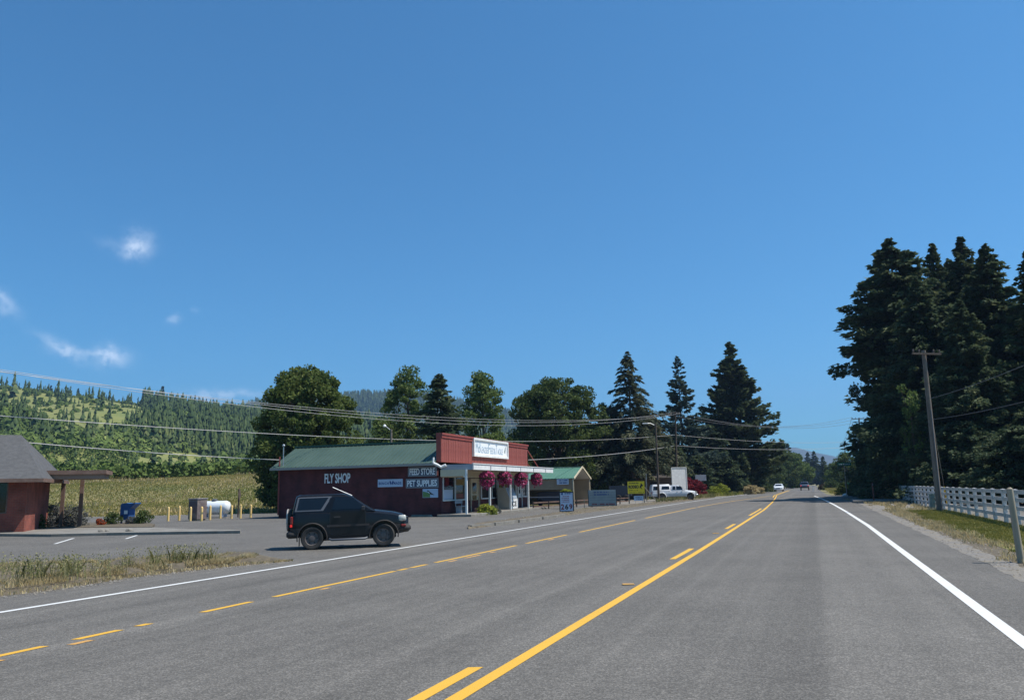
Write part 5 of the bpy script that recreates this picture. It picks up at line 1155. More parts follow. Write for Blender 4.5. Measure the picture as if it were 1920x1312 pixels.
for s in (-1, 1):
    side_pane(lev, [(-.53,1.165),(.33,1.165),(.60,1.60),(-.44,1.60)], s, .006, M_silver, ex, 'window_surround', hole=[(-.47,1.20),(.26,1.20),(.50,1.57),(-.39,1.57)])
    side_pane(lev, [(-.47,1.20),(.26,1.20),(.50,1.57),(-.39,1.57)], s, .004, M_glass, ex, 'rear_side_window')
    d = side_pane(lev, [(.60,1.19),(1.66,1.19),(1.22,1.565),(.70,1.575)], s, .007, M_glass, ex, 'door_window')
    b = MB(); b.plate([(.55,.42),(1.62,.42),(1.64,1.12),(.55,1.12)], s*.838, s*.846); b.build('door', M_suv, ex, 30)
    g_ = MB(); g_.box(.535,.549,min(s*.84,s*.849),max(s*.84,s*.849),.42,1.12); g_.box(1.635,1.649,min(s*.84,s*.849),max(s*.84,s*.849),.42,1.12); g_.build('door_seam', M_black, ex)
    MB().bevbox(.66,.86,min(s*.846,s*.875),max(s*.846,s*.875),.93,.975,.008).build('handle', M_black, ex)
    b = MB(); b.box(.10+.35,1.75,min(s*.846,s*.862),max(s*.846,s*.862),.66,.72); b.build('side_moulding', M_clad, ex)
    b = MB(); b.tube([(.52,s*.80,.30),(.6,s*.92,.27),(1.62,s*.92,.27),(1.7,s*.80,.30)], .035, 8); b.build('running_board', M_silver, ex, 60)
    b = MB(); b.bevbox(1.50,1.62,min(s*.82,s*1.02),max(s*.82,s*1.02),1.13,1.27,.02); b.build('mirror', M_black, ex)
    for ax in (0, 2.2):     # fender flares
        b = MB(); pr = []
        for k in range(17):
            t = math.pi*(-.06+1.12*k/16); pr.append((ax-math.cos(t)*.45, s*.85, .345+math.sin(t)*.45))
        b.tube(pr, .022, 6); b.build('fender_flare', M_clad, ex, 60)
    b = MB(); b.bevbox(-.665,-.58,min(s*.72,s*.815),max(s*.72,s*.815),.78,1.02,.02); b.build('tail_light', M_amber, ex)
    b = MB(); b.bevbox(-.668,-.60,min(s*.72,s*.825),max(s*.72,s*.825),.70,.778,.015); b.build('brake_light', M_tail, ex)
    b = MB(); b.bevbox(2.66,2.905,min(s*.50,s*.798),max(s*.50,s*.798),.745,.93,.03); b.build('headlight', M_lamp, ex, 50)
    b = MB(); b.bevbox(2.74,2.90,min(s*.72,s*.84),max(s*.72,s*.84),.58,.65,.02); b.build('side_marker', M_amber, ex)
    b = MB(); b.box(-.40,-.38,min(s*.62,s*.84),max(s*.62,s*.84),.12,.42); b.build('mud_flap', M_black, ex)
b = MB(); b.bevbox(2.62,3.06,-.80,.80,.40,.66,.09); b.build('front_bumper', M_clad, ex, 50); b = MB(); b.bevbox(-.78,-.40,-.80,.80,.36,.58,.06); b.build('rear_bumper', M_clad, ex, 50)
MB().box(2.95,3.0,-.42,.42,.70,.86).build('grille', M_black, ex)
b = MB(); b.add([(1.93,-.66,1.14),(1.93,.66,1.14),(1.27,.55,1.565),(1.27,-.55,1.565)],[(0,1,2,3)]); o = b.build('windshield', M_glass, ex); o.location = (.012,0,.02)
MB().lathe([(.30,-.06),(.345,-.03),(.35,.08),(.31,.11),(.0001,.12)], 28, 'x', (-.75,0,.90)).build('spare_wheel', M_tyre, ex, 40)
MB().lathe([(.33,-.10),(.352,-.08),(.352,-.05)], 28, 'x', (-.72,.0,.90)).build('spare_wheel_cover', mat('pale_cover', (.40,.37,.34), .5), ex, 40)
MB().tube([(1.22,-.66,1.60),(.62,-.70,1.88)], .012, 6).build('antenna', M_metal, ex)
MB().bevbox(-.3,2.6,-.6,.6,.24,.34,.03).build('chassis', M_black, ex)
wm = wheel_meshes(.345, .24, M_rim, 6)
for x_, y_, st in ((0,-.74,0),(0,.74,0),(2.2,-.74,R(-9)),(2.2,.74,R(-9))): put_wheel(wm, x_, y_, .345, ex, st)

# white pickup with canopy
g0 = G(1240.5, 938.5); pk = empty('white_pickup', (g0.x, g0.y+.6, 0), R(2), 'white extended cab pickup with a canopy parked by the pole', 'pickup')
top = [(-1.08,.98),(-1.04,1.02),(1.3,1.04),(2.3,1.05),(2.7,1.05),(3.4,.98),(3.72,.90),(3.82,.72)]
bot = [(-1.08,.50),(-1.0,.46),(0,.42),(2.6,.42),(3.5,.46),(3.82,.52)]
wid = [(-1.08,.80),(-.9,.84),(3.0,.84),(3.6,.78),(3.82,.62)]
car_body(top, bot, wid, [M_carwhite, M_carwhite], [(0,-1),(0,1),(3.05,-1),(3.05,1)], 'body', pk, .44, .7)
lc = [(1.0,1.02,2.62,.80,.07),(1.1,1.02,2.52,.79,.07),(1.50,1.06,1.98,.71,.08),(1.62,1.10,1.82,.66,.1)]; cabin(lc, M_carwhite, pk)
lt = [(1.0,-1.04,.98,.82,.05),(1.55,-.98,.96,.72,.08),(1.72,-.88,.92,.62,.12)]; cabin(lt, M_carwhite, pk, 'canopy_top')
for s in (-1, 1):
    side_pane(lt, [(-.92,1.12),(-.45,1.12),(-.42,1.52),(-.86,1.52)], s, .006, M_glass, pk, 'canopy_window'); side_pane(lt, [(-.02,1.18),(.86,1.18),(.82,1.52),(.05,1.52)], s, .006, M_glass, pk, 'canopy_window')
    side_pane(lc, [(1.14,1.12),(1.50,1.12),(1.50,1.50),(1.20,1.50)], s, .006, M_glass, pk, 'cab_window'); side_pane(lc, [(1.58,1.12),(2.38,1.12),(2.0,1.50),(1.58,1.50)], s, .006, M_glass, pk, 'cab_window')
    MB().bevbox(3.55,3.80,min(s*.52,s*.76),max(s*.52,s*.76),.74,.90,.03).build('headlight', M_lamp, pk); MB().bevbox(-1.10,-1.0,min(s*.72,s*.82),max(s*.72,s*.82),.7,.95,.02).build('tail_light', M_amber, pk)
    MB().bevbox(2.2,2.3,min(s*.82,s*.98),max(s*.82,s*.98),1.05,1.2,.02).build('mirror', M_carwhite, pk)
    MB().bevbox(1.56,1.70,min(s*.842,s*.86),max(s*.842,s*.86),.88,.92,.006).build('handle', M_black, pk)
    for ax in (0,3.05):
        MB().tube([(ax-math.cos(t)*.46, s*.85, .40+math.sin(t)*.46) for t in np.linspace(-.1,3.24,15)], .035, 6).build('fender_flare', M_carwhite, pk, 60)
b = MB(); b.add([(2.60,-.68,1.06),(2.60,.68,1.06),(2.02,.58,1.52),(2.02,-.58,1.52)],[(0,1,2,3)]); o = b.build('windshield', M_glass, pk); o.location = (.015,0,.015)
MB().bevbox(3.6,3.92,-.80,.80,.46,.66,.06).build('front_bumper', M_metal, pk, 50); MB().bevbox(-1.22,-1.0,-.80,.80,.46,.60,.04).build('rear_bumper', M_metal, pk, 50); MB().box(3.79,3.83,-.46,.46,.70,.88).build('grille', M_black, pk); MB().bevbox(-.8,3.3,-.6,.6,.34,.5,.03).build('chassis', M_black, pk)
wm2 = wheel_meshes(.38, .25, M_rim, 6)
for x_, y_ in ((0,-.74),(0,.74),(3.05,-.74),(3.05,.74)): put_wheel(wm2, x_, y_, .38, pk)
# generic sedan and dark pickups far off
def simple_car(name, lb, cat, loc, rz, m, mlow, tall=0.0, kind='sedan'):
    e = empty(name, loc, rz, lb, cat); h = tall
    top = [(-.95,.75+h),(-.85,.95+h),(0,1.0+h),(2.4,.95+h),(3.2,.85+h),(3.55,.70+h)]; bot = [(-.95,.35+h),(-.8,.26+h),(3.3,.26+h),(3.55,.36+h)]; wid = [(-.95,.78),(-.7,.86),(3.0,.86),(3.4,.78),(3.55,.66)]
    car_body(top, bot, wid, [m, mlow], [(0,-1),(0,1),(2.65,-1),(2.65,1)], 'body', e, .39+h*.3, .55+h, 26)
    if kind == 'sedan': l = [(.9,-.6,2.45,.82,.08),(1.0,-.5,2.25,.80,.08),(1.38,.1,1.45,.66,.1),(1.45,.25,1.25,.6,.1)]
    else: l = [(.92+h,.7,2.45,.82,.06),(1.05+h,.72,2.3,.80,.06),(1.48+h,.82,1.75,.70,.08),(1.56+h,.9,1.6,.64,.1)]
    cabin(l, m, e); zb, zt = l[1][0]+.02, l[2][0]-.03
    for s in (-1, 1):
        side_pane(l, [(lv(l,zb,1)+.18,zb),(lv(l,zb,2)-.2,zb),(lv(l,zt,2)-.12,zt),(lv(l,zt,1)+.12,zt)], s, .006, M_glass, e, 'side_window')
        MB().bevbox(3.28,3.56,min(s*.5,s*.78),max(s*.5,s*.78),.62+h,.76+h,.03).build('headlight', M_lamp, e); MB().bevbox(-.98,-.8,min(s*.58,s*.82),max(s*.58,s*.82),.66+h,.84+h,.03).build('tail_light', M_tail, e)
        MB().bevbox(1.95,2.08,min(s*.84,s*1.0),max(s*.84,s*1.0),.98+h,1.1+h,.02).build('mirror', m, e)
    for (za, wz, nm, jj, dx) in ((zb, zt, 'windshield', 2, .012), (zb, zt, 'rear_window', 1, -.012)):
        MB().add([(lv(l,za,jj)+dx,-lv(l,za,3)*.84,za),(lv(l,za,jj)+dx,lv(l,za,3)*.84,za),(lv(l,wz,jj)+dx,lv(l,wz,3)*.84,wz),(lv(l,wz,jj)+dx,-lv(l,wz,3)*.84,wz)],[(0,1,2,3)]).build(nm, M_glass, e)
    MB().bevbox(3.3,3.64,-.78,.78,.36+h,.56+h,.06).build('front_bumper', mlow, e, 50); MB().bevbox(-1.04,-.75,-.78,.78,.36+h,.56+h,.06).build('rear_bumper', mlow, e, 50)
    MB().box(3.56,3.60,-.42,.42,.58+h,.70+h).build('grille', M_black, e)
    r = .33+h*.5; w3 = wheel_meshes(r, .22, M_rim if m is not M_carred else M_metal, 5)
    for x_, y_ in ((0,-.76),(0,.76),(2.65,-.76),(2.65,.76)): put_wheel(w3, x_, y_, r, e)
    return e
Yc = 158; p = at(1467.5, 915, Yc); simple_car('white_sedan', 'white sedan coming towards the camera in the left lane', 'car', (p.x+.5, Yc+3.5, 0), R(-112), M_carwhite, M_carwhite)
p = at(1509, 915, 168); simple_car('dark_pickup', 'dark grey pickup driving away in the right lane', 'pickup', (p.x, 168, 0), R(70), M_cardark, M_black, .22, 'pickup')
p = gat(1101, 84); simple_car('red_truck', 'black and dark red truck parked behind the carport posts', 'truck', (p.x-2.4, 84, 0), R(4), M_carred, M_black, .28, 'pickup')

# ------------------------------------------------------------------ left brick building
LA = R(20.5); A0 = G(43.7, 1001); lb_ = empty('brick_building', (A0.x, A0.y, 0), LA, 'orange red brick building with grey hip roof and flat porch at the left edge', 'building')
c_, s_ = math.cos(LA), math.sin(LA)
ev = at(43, 897, A0.y).z; BX = 14.0; BD = 5.6
b = MB(); b.box(-BX, -2.6, 0, .25, -.05, ev); b.box(-.75, 0, 0, .25, -.05, ev); b.box(-2.6, -.75, 0, .25, -.05, .95); b.box(-.25, 0, .25, BD, -.05, ev); b.box(-BX, -.25, BD-.25, BD, -.05, ev)
b.build('wall', M_brick2, lb_)
w_ = MB().box(-2.6, -.75, .1, .16, .95, ev-.02).build('window', M_glass, lb_); f = MB()
for xx in (-2.6, -1.7, -.81): f.box(xx, xx+.06, .03, .099, 1.012, ev-.082)
f.box(-2.6, -.75, .03, .099, .95, 1.01); f.box(-2.6, -.75, .03, .099, ev-.08, ev-.02)
f.build('frame', M_brownw, w_)
o_ = .75; rzt = at(39, 815, A0.y+2.2).z; _p = at(39, 815, A0.y+2.2); rx = (_p.x-A0.x)*c_+(_p.y-A0.y)*s_
b = MB(); e0 = ev-.02
b.add([(-BX-1,-o_,e0),(o_,-o_,e0),(o_,BD+o_,e0),(-BX-1,BD+o_,e0),(rx,BD/2,rzt),(-BX,BD/2,rzt),(-BX-1,-o_,e0-.12),(o_,-o_,e0-.12),(o_,BD+o_,e0-.12),(-BX-1,BD+o_,e0-.12)],
      [(0,1,4,5),(1,2,4),(2,3,5,4),(3,0,5),(9,8,7,6),(0,6,7,1),(1,7,8,2),(2,8,9,3),(3,9,6,0)]); r_ = b.build('roof', M_shingle, lb_)
b = MB(); b.box(-BX-1,o_+.02,-o_-.03,-o_-.003,e0-.16,e0+.01); b.box(o_+.003,o_+.03,-o_,BD+o_,e0-.16,e0+.01); b.build('fascia', M_brownw, r_)
# porch: flat roof of two fascia courses on two posts
def L2(px, py, Y): p = at(px, py, Y); dx, dy = p.x-A0.x, p.y-A0.y; return (dx*c_+dy*s_, -dx*s_+dy*c_, p.z)
pz1 = at(140, 885, 43).z; pz0 = at(140, 892, 43).z; pa_ = (.4, 0, 0); pxr = L2(207, 885, 42.0)[0]
pr_ = MB().box(-.5, pxr, 1.8, 4.6, pz0, pz1).build('porch_roof', M_brownw, lb_)
MB().box(.3, pxr-.15, 1.95, 4.45, pz0-.22, pz0-.002).build('lower_beam', mat('tan_beam', (.25,.18,.14), .8), lb_)
for px, Yp in ((117, 43.0), (152, 42.8)):
    l2 = L2(px, 940, Yp); MB().box(l2[0]-.09, l2[0]+.09, l2[1]-.09, l2[1]+.09, .0, pz0-.221).build('post', M_brownw, lb_)
# stone arch ornament in the bed
ar = G(10, 1001); e = empty('stone_ornament', (ar.x, ar.y+.3, 0), LA, 'pale stone ornament with a dark hollow against the brick wall', 'ornament')
b = MB(); b.tube([(-.55,0,.0),(-.5,0,.45),(-.28,0,.78),(0,0,.86),(.28,0,.78),(.5,0,.45),(.55,0,0)], .13, 8); b.build('arch', mat('pale_stone', (.36,.31,.25), .9, col2=(.2,.17,.13), scale=6), e, 50)
MB().lathe([(.05,0),(.28,.04),(.30,.22),(.18,.40),(.05,.46)], 12).build('boulder', MATS['pale_stone'], e, 60)
# rocks at the sidewalk edge
rk = MB()
for i, (px, py) in enumerate(((188,1001.5),(196,1001),(240,1000.5))):
    g = G(px, py); bm = bmesh.new(); bmesh.ops.create_icosphere(bm, subdivisions=2, radius=.16)
    for v in bm.verts: v.co *= 1+.35*noise.noise(v.co*7+Vector((i*3,0,0))); v.co.z *= .55
    me = bpy.data.meshes.new('rock'); bm.to_mesh(me); bm.free(); me.materials.append(M_conc); o = link('rock', me); o.location = (g.x, g.y+.1, .14); tag(o, ['pale rock on the sidewalk edge, left of a close pair','pale rock on the sidewalk edge, right of a close pair','single pale rock on the sidewalk edge below the mailbox'][i], 'rock')

# ------------------------------------------------------------------ mailbox, bollards, tank
g = G(240, 985); mb_ = empty('blue_mailbox', (g.x, g.y, .1), R(-12), 'blue street mailbox with a drive up chute and pale notice', 'mailbox')
b = MB(); w2 = .26
pr = [(-.36,.22),(.20,.22),(.20,.80),(.56,1.10),(.56,1.16),(.20,1.12),(.0,1.16),(-.25,1.14),(-.36,1.02)]
b.plate(pr, -w2, w2); b.build('body', M_mail, mb_, 30)
for xx in (-.28, .12):
    for yy in (-.2, .2): MB().bevbox(xx-.04,xx+.04,yy-.04,yy+.04,.0,.22,.008).build('leg', M_mail, mb_)
MB().box(-.10,.12,-w2-.008,-w2-.001,.55,.75).build('notice', M_letter, mb_); MB().box(-.3,-.14,-w2-.008,-w2-.001,.30,.5).build('rusty_panel', M_clad, mb_)
bl = empty('bollard', (0,0,0), 0, 'x', 'bollard', 'yellow bollards in a row in front of the propane tank')
MB().lathe([(.075,-.1),(.075,.80),(.065,.86),(.035,.90),(.0001,.91)], 14).build('pipe', M_bollard, bl, 50)
bx = [(315,976.5),(335.6,975.6),(356.7,976.2),(377.6,976.5),(393.5,974.2),(413,971.5),(434,971.7),(450.7,971.2),(469.9,970)]
bw_ = ['leftmost yellow bollard of the row','second yellow bollard, in the gap left of the cabinet','yellow bollard in front of the dark cabinet face','yellow bollard in front of the cabinet corner','yellow bollard in front of the left end of the white tank','yellow bollard in front of the middle of the white tank','yellow bollard at the rounded right end of the tank','yellow bollard second from the right, beside the dark signpost','rightmost yellow bollard of the row, nearest the store']
for i, ((px, py), lb) in enumerate(zip(bx, bw_)):
    o = bl if i == 0 else copy_tree(bl); g = G(px, py); place(o, (g.x, g.y, 0), i*.7, lb, (1,1,1+.03*math.sin(i*2)))
ta, tb = G(378, 972), G(434, 970); Yt = ta.y+1.6; xa, xb = at(374, 950, Yt).x, at(433, 950, Yt).x; zc = at(405, 951, Yt).z
tk = empty('propane_tank', ((xa+xb)/2, Yt, 0), R(-3), 'white horizontal propane tank on steel cradles behind the bollards', 'tank'); hl = (xb-xa)/2; rt_ = .46
MB().lathe([(.0001,-hl),(rt_*.45,-hl+.03),(rt_*.8,-hl+.12),(rt_*.97,-hl+.26),(rt_,-hl+.36),(rt_,hl-.36),(rt_*.97,hl-.26),(rt_*.8,hl-.12),(rt_*.45,hl-.03),(.0001,hl)], 28, 'x', (0,0,zc), cap=False).build('shell', M_tank, tk, 50)
for s in (-.5, .5):
    b = MB(); b.add([(s*hl*1.2-.05,-.36,0),(s*hl*1.2+.05,-.36,0),(s*hl*1.2+.05,.36,0),(s*hl*1.2-.05,.36,0),(s*hl*1.2-.05,-.40,zc-.22),(s*hl*1.2+.05,-.40,zc-.22),(s*hl*1.2+.05,.40,zc-.22),(s*hl*1.2-.05,.40,zc-.22)],[(0,3,2,1),(4,5,6,7),(0,1,5,4),(1,2,6,5),(2,3,7,6),(3,0,4,7)]); b.build('cradle', M_bluesign, tk)
MB().lathe([(.16,0),(.2,.03),(.2,.10),(.12,.16),(.0001,.17)], 16, 'z', (-.05,0,zc+rt_-.02)).build('valve_cover', M_silver, tk, 50)
MB().tube([(-.35,0,zc+rt_-.03),(-.35,0,zc+rt_+.17)], .03, 8).build('riser', M_bollard, tk)
MB().box(-.15,.25,-rt_-.012,-rt_+.03,zc-.05,zc+.05).build('warning_label', M_whitep, tk); MB().lathe([(.07,-rt_-.012),(.0001,-rt_-.012)], 14, 'y', (-.42,0,zc+.02), cap=False).build('warning_mark', mat('pink_red_print', (.6,.15,.12), .6), tk)
MB().bevbox(-hl,hl,-.7,.7,-.02,.05,.01).build('slab', M_conc, tk)
cY = G(360, 976).y+.5; ca, cb_ = at(353, 955, cY).x, at(383.5, 955, cY).x; zt = at(365, 935.5, cY).z
cbt = empty('utility_cabinet', (ca, cY, 0), R(-30), 'grey brown weathered cabinet at the left end of the propane tank', 'cabinet'); cw = (cb_-ca)
MB().bevbox(0, cw*.82, 0, .75, .08, zt, .015).build('body', M_cab, cbt); MB().box(.06, cw*.82-.06, -.015, -.002, .5, zt-.15).build('door', mat('dark_cabinet_door', (.11,.08,.085), .8), cbt)
MB().bevbox(-.04, cw*.82+.04, -.04, .79, zt, zt+.05, .01).build('lid', M_mauve, cbt); MB().box(.05,cw*.82-.05,.05,.7,-.02,.079).build('plinth', M_conc, cbt)
g = gat(448, 58); zt = at(448, 914, 58).z; e = empty('signpost', (g.x, g.y, 0), R(95), 'dark post with a diamond sign seen nearly edge on behind the bollards', 'signpost')
MB().box(-.04,.04,-.04,.04,0,zt-.1).build('post', M_poled, e); MB().plate([(0,zt-1.0),(.42,zt-.5),(0,zt),(-.42,zt-.5)], -.06, -.042).build('panel', M_poled, e)

# ------------------------------------------------------------------ poles and wires
def pole(name, base, topp, r, m, lb, arms=(), cat='utility pole'):
    b0 = Vector(base); t0 = Vector(topp); e = empty(name, b0, 0, lb, cat); d = t0-b0
    MB().tube([(0,0,-.3), d*.5, d], [r, r*.85, r*.68], 12).build('shaft', m, e, 50)
    for (f_, w_, ang) in arms:
        c = d*f_; a = Vector((math.cos(ang)*w_/2, math.sin(ang)*w_/2, 0)); off = Vector((math.sin(ang), -math.cos(ang), 0))*(r+.05)
        MB().bar(c-a+off, c+a+off, .08, .10).build('crossarm', M_poled, e)
        b = MB()
        for k in (-.9, -.5, .5, .9): q_ = c+a*k+off+Vector((0,0,.06)); b.lathe([(.03,0),(.05,.05),(.03,.09),(.05,.13),(.02,.17)], 8, 'z', tuple(q_))
        b.build('insulator', mat('brown_glass', (.10,.07,.06), .3), e)
    return e, d
# right leaning pole
pb = G(1762, 957); ptp = at(1731.5, 657, pb.y); p3, d3 = pole('utility_pole', pb, (ptp.x, pb.y, ptp.z), .155, M_pole, 'weathered leaning utility pole with one crossarm at the white fence', [(.975, 1.8, R(12))])
MB().tube([Vector((.02,-.17,0)), d3*.62+Vector((0,-.14,0))], .022, 6).build('conduit', M_silver, p3)
P1b = gat(1269, 101); P1t = at(1266, 774, 101); p1, d1 = pole('utility_pole', P1b, P1t, .15, M_poled, 'dark utility pole carrying the wires behind the white pickup', [(.975, 2.4, R(-65))])
P2b = gat(1234.5, 86); P2t = at(1229, 794, 86); p2, d2 = pole('street_light', P2b, P2t, .13, M_poled, 'dark wooden pole with a small lamp arm left of the wire pole', (), 'street light')
b = MB(); b.tube([d2*.97, d2*.99+Vector((-.5,0,.12)), d2*.985+Vector((-1.0,-.1,.18))], .03, 6); b.build('lamp_arm', M_metal, p2); o = MB().bevbox(-.3,.3,-.1,.1,-.07,.05,.03).build('lamp_head', M_metal, p2); o.location = d2*.985+Vector((-1.15,-.1,.15))
P4b = gat(1616, 121); P4t = at(1610.5, 783, 121); p4, d4 = pole('utility_pole', P4b, P4t, .15, M_poled, 'far utility pole with two crossarms above the right hand trees', [(.985, 2.4, 0), (.90, 2.4, 0)])
P5b = gat(1586, 200); P5t = at(1584, 831, 200); p5, d5 = pole('utility_pole', P5b, P5t, .16, M_poled, 'farthest utility pole with one crossarm, small against the sky', [(.98, 2.6, 0)])
P6b = Vector((*sw_(sxx(733, 8), 8.0, 0)[:2], 0)); P6t = at(733.5, 805, P6b.y); p6, d6 = pole('yard_light', P6b, P6t, .12, M_pole, 'wooden pole with a yard light showing above the green store roof', (), 'yard light')
b = MB(); b.tube([d6*.985, d6+Vector((-.45,0,.28))], .03, 6); b.build('lamp_arm', M_metal, p6); o = MB().lathe([(.06,0),(.13,.06),(.10,.16),(.03,.22)], 12).build('lamp_head', M_whitep, p6, 50); o.location = d6+Vector((-.5,0,.18))
P0 = Vector((-30, 33, 8.6))
p0, d0 = pole('utility_pole', (-30,33,0), (-30,33,8.5), .15, M_pole, 'utility pole beyond the left edge carrying the roadside wires', [(.975, 2.4, R(20))])
def wire(a, b_, sag, lb, r=.013, m=None, n=24, via=None):
    a, b_ = Vector(a), Vector(b_); pts = []
    for i in range(n+1):
        t = i/n; p = a.lerp(b_, t); p.z -= 4*sag*t*(1-t); pts.append(p)
    o = MB().tube([p-a for p in pts], r, 5).build('overhead_wire', m or M_wire); o.location = a; return tag(o, lb, 'wire')
def sagfit(a, b_, px, py):     # sag so that the wire passes the seen point
    a, b_ = Vector(a), Vector(b_); v = ray(px, py); r = v.x/v.y; best = 0
    t = (r*a.y-a.x)/((b_.x-a.x)-r*(b_.y-a.y)); p = a.lerp(b_, t); z = at(px, py, p.y).z; return (p.z-z)/(4*t*(1-t))
def startz(b_, P, px, py, frac_sag):  # height at the off-frame pole so that the wire passes (px,py)
    return None
T1 = Vector(P1t)
A1 = T1+Vector((-.45,.9,-.15)); A2 = T1+Vector((0,0,.10)); A3 = T1+Vector((.45,-.9,-.15))
for (Pa, dz, px, py, ex_, lb) in ((A1, 0, 700, 774, Vector((-.9,.4,0)), 'uppermost of the three long wires crossing above the store roof'), (A2, 0, 700, 779, Vector((0,0,.1)), 'middle of the three long wires crossing above the store roof'), (A3, 0, 700, 785, Vector((.9,-.4,-.1)), 'lowest of the three long wires crossing above the store roof')):
    a = Vector((-30,33,8.4))+ex_; wire(a, Pa, sagfit(a, Pa, px, py), lb)
lowL = Vector((-30,33,5.9)); lo1 = at(1266, 815, 101); wire(lowL, lo1, sagfit(lowL, lo1, 700, 822), 'single wire running just above the green roof ridge to the dark pole', .02)
mastT = Vector(sw_(sxx(523,-.2), -.2, at(523,862,O.y+3.6).z)); l0 = Vector((-30,33.2,5.1)); wire(l0, mastT, sagfit(l0, mastT, 250, 846), 'thick pale service wire ending at the left corner of the store', .022)
fr_ = Vector(sw_(.05, LF+.05, at(990,862,O.y+LF*scs).z)); f1 = at(1266, 835, 101); wire(fr_, f1, .25, 'pale wire from the red false front to the dark pole', .025)
for k, (A_, B_, sg, lb) in enumerate(((A1, P4t+Vector((-1.1,0,.1)), 1.5, 'upper wire crossing the road to the far double crossarm'), (A3, P4t+Vector((1.0,0,.1)), 1.6, 'second wire crossing the road to the far double crossarm'), (A2, P4t+Vector((-.9,0,-.8)), 1.35, 'third wire crossing the road to the lower crossarm'),
        (at(1266,815,101), P4t+Vector((0,0,-3.6)), .5, 'wire crossing the road at mid height in front of the firs'), (at(1266,835,101), P4t+Vector((0,0,-4.3)), .5, 'lowest wire crossing the road in front of the firs'))):
    wire(A_, B_, sg, lb, .018, M_wire if k > 2 else M_wired)
wire(P4t+Vector((-1.1,0,.05)), P5t+Vector((-1.2,0,0)), 1.0, 'left dark wire between the two far right poles', .022, M_wired); wire(P4t+Vector((1.1,0,.05)), P5t+Vector((1.2,0,0)), 1.0, 'right dark wire between the two far right poles', .022, M_wired)
t3 = Vector((pb.x, pb.y, 0))+d3
wire(Vector((pb.x,pb.y,0))+d3*.69, at(1960, 668, 24), .1, 'dark wire rising right from the leaning pole', .012, M_wired); wire(Vector((pb.x,pb.y,0))+d3*.56, at(1990, 735, 26), .1, 'lower dark wire rising right from the leaning pole', .012, M_wired)
gy = Vector((pb.x,pb.y,0))+d3*.74; gyb = G(1776, 945); wire(gy, (gyb.x, gyb.y, 0), 0, 'guy wire slanting down behind the leaning pole', .010, M_metal, 2)
dg = (gy-Vector((gyb.x,gyb.y,0))).normalized(); o = MB().tube([Vector((0,0,0)), dg*2.5], .035, 8).build('guy_guard', M_yellowsign); o.location = (gyb.x, gyb.y, 0); tag(o, 'yellow plastic guard on the guy wire behind the leaning pole', 'guy guard')
# ------------------------------------------------------------------ white fence on the right
FX0 = 6.95; fe = empty('white_fence', (*xr(FX0, 46), 0), -TH, 'long white rail fence on the right in front of the dark firs', 'fence')
sp = 1.9; n0, n1 = -17, 11; Hf = 1.19
pme = MB().bevbox(-.065,.065,-.065,.065,-.05,Hf,.008).mesh('post', M_fence); cme = MB().add([(-.085,-.085,Hf),(.085,-.085,Hf),(.085,.085,Hf),(-.085,.085,Hf),(-.085,-.085,Hf+.015),(.085,-.085,Hf+.015),(.085,.085,Hf+.015),(-.085,.085,Hf+.015),(0,0,Hf+.035)],[(0,3,2,1),(0,1,5,4),(1,2,6,5),(2,3,7,6),(3,0,4,7),(4,5,8),(5,6,8),(6,7,8),(7,4,8)]).mesh('post_cap', M_fence)
rme = {z: MB().box(-.022,.022,.067,sp-.067,z,z+.135).mesh('rail', M_fence) for z in (.20,.50,.79,1.06)}
for k in range(n0, n1+1):
    o = link('post', pme, fe); o.location = (0, k*sp, 0); c = link('post_cap', cme, o)
    if k < n1:
        for z in (.20,.50,.79,1.06): r_ = link('rail', rme[z], fe); r_.location = (0, k*sp, 0)
g = G(1915, 1054); zt = at(1905, 916, g.y).z; e = empty('wooden_post', g, 0, 'single weathered post at the right edge in front of the fence', 'post'); MB().tube([(0,0,-.1),(-.05,0,zt)], [.065,.06], 10).build('shaft', M_post, e, 50); MB().tube([(-.045,0,zt),(-.045,0,zt+.03)], [.055,.02], 10).build('top_cap', M_post, e)
g = gat(1746, 47); e = empty('utility_pedestal', (g.x, g.y, 0), 0, 'short grey green utility pedestal left of the leaning pole', 'pedestal'); MB().bevbox(-.12,.12,-.12,.12,0,.75,.03).build('housing', mat('grey_green', (.12,.18,.16), .6), e); MB().bevbox(-.14,.14,-.14,.14,.75,.82,.02).build('cap', MATS['grey_green'], e)
g = gat(1637, 62); e = empty('marker_stake', (g.x,g.y,0), 0, 'thin red brown marker stake at the driveway edge', 'stake'); MB().box(-.03,.03,-.03,.03,0,1.5).build('shaft', mat('rust_red', (.20,.07,.05), .8), e); MB().box(-.04,.04,-.045,-.031,1.25,1.45).build('reflector', M_silver, e)
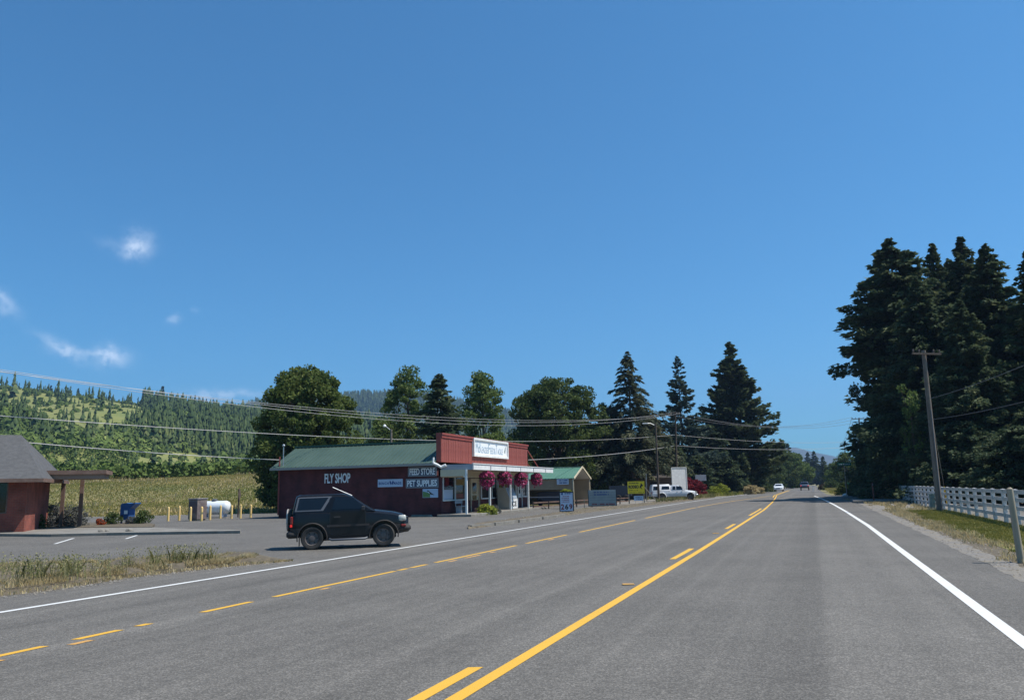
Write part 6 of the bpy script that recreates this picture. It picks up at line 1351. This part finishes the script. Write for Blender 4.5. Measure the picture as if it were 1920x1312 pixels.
# street-name sign and others
def street_sign(px, py, Y, w, lb, tilt=0, txt='', rz=0, h=.26):
    p = at(px, py, Y); e = empty('street_sign', (p.x, Y, 0), rz, lb, 'sign'); MB().box(-.035,.035,-.035,.035,0,p.z+h).build('post', M_metal, e)
    b = MB().box(-w/2,w/2,-.05,-.036,-h/2,h/2).build('name_plate', M_street, e); b.location = (0,0,p.z+h/2); b.rotation_euler = (0, tilt, 0)
    if txt: glyphs(e, M_letter, 1, w*.86, p.z+h*.2, p.z+h*.8, -.051, 4, .95)
    return e
street_sign(1583, 873, 88, 1.5, 'wide green street name sign standing clear of the firs', 0, 'x', R(0), .36)
street_sign(1594, 909, 96, .75, 'small tilted green street sign low by the side road', R(22), '', R(10), .18)
street_sign(1690, 913, 66, .5, 'small green sign at the far end of the white fence', 0, '', 0, .35)
for px, Y, lb in ((1525, 142, 'white delineator post in front of the dark pickup'), (1580, 120, 'thin white post on the right verge by the street signs'), (1613, 100, 'thin pale post beside the side road')):
    g = gat(px, Y); e = empty('delineator', (g.x,Y,0), 0, lb, 'post'); MB().bevbox(-.05,.05,-.02,.02,0,1.15,.008).build('blade', M_whitep, e); MB().box(-.04,.04,-.028,-.021,.95,1.08).build('reflector', M_silver, e)
g = G(1585, 930); bm = bmesh.new(); bmesh.ops.create_icosphere(bm, subdivisions=2, radius=.3); me = bpy.data.meshes.new('rock')
for v in bm.verts: v.co *= 1+.3*noise.noise(v.co*5); v.co.z *= .7
bm.to_mesh(me); bm.free(); me.materials.append(M_whitep); o = link('rock', me); o.location = (g.x, g.y, .1); tag(o, 'white painted rock at the corner of the side road', 'rock')

# ------------------------------------------------------------------ air
hz = MB().box(-5600, 5600, -60, 5600, -6, 620).build('haze', None); hm = bpy.data.materials.new('haze'); hm.use_nodes = True; t = hm.node_tree; t.nodes.clear()
o_ = N(t, 'ShaderNodeOutputMaterial'); v_ = N(t, 'ShaderNodeVolumePrincipled', Density=.00015); v_.inputs['Color'].default_value = (.40,.62,1.0,1); v_.inputs['Anisotropy'].default_value = .2; L(t, v_.outputs[0], o_.inputs['Volume'])
hz.data.materials.clear(); hz.data.materials.append(hm); tag(hz, kind='stuff')
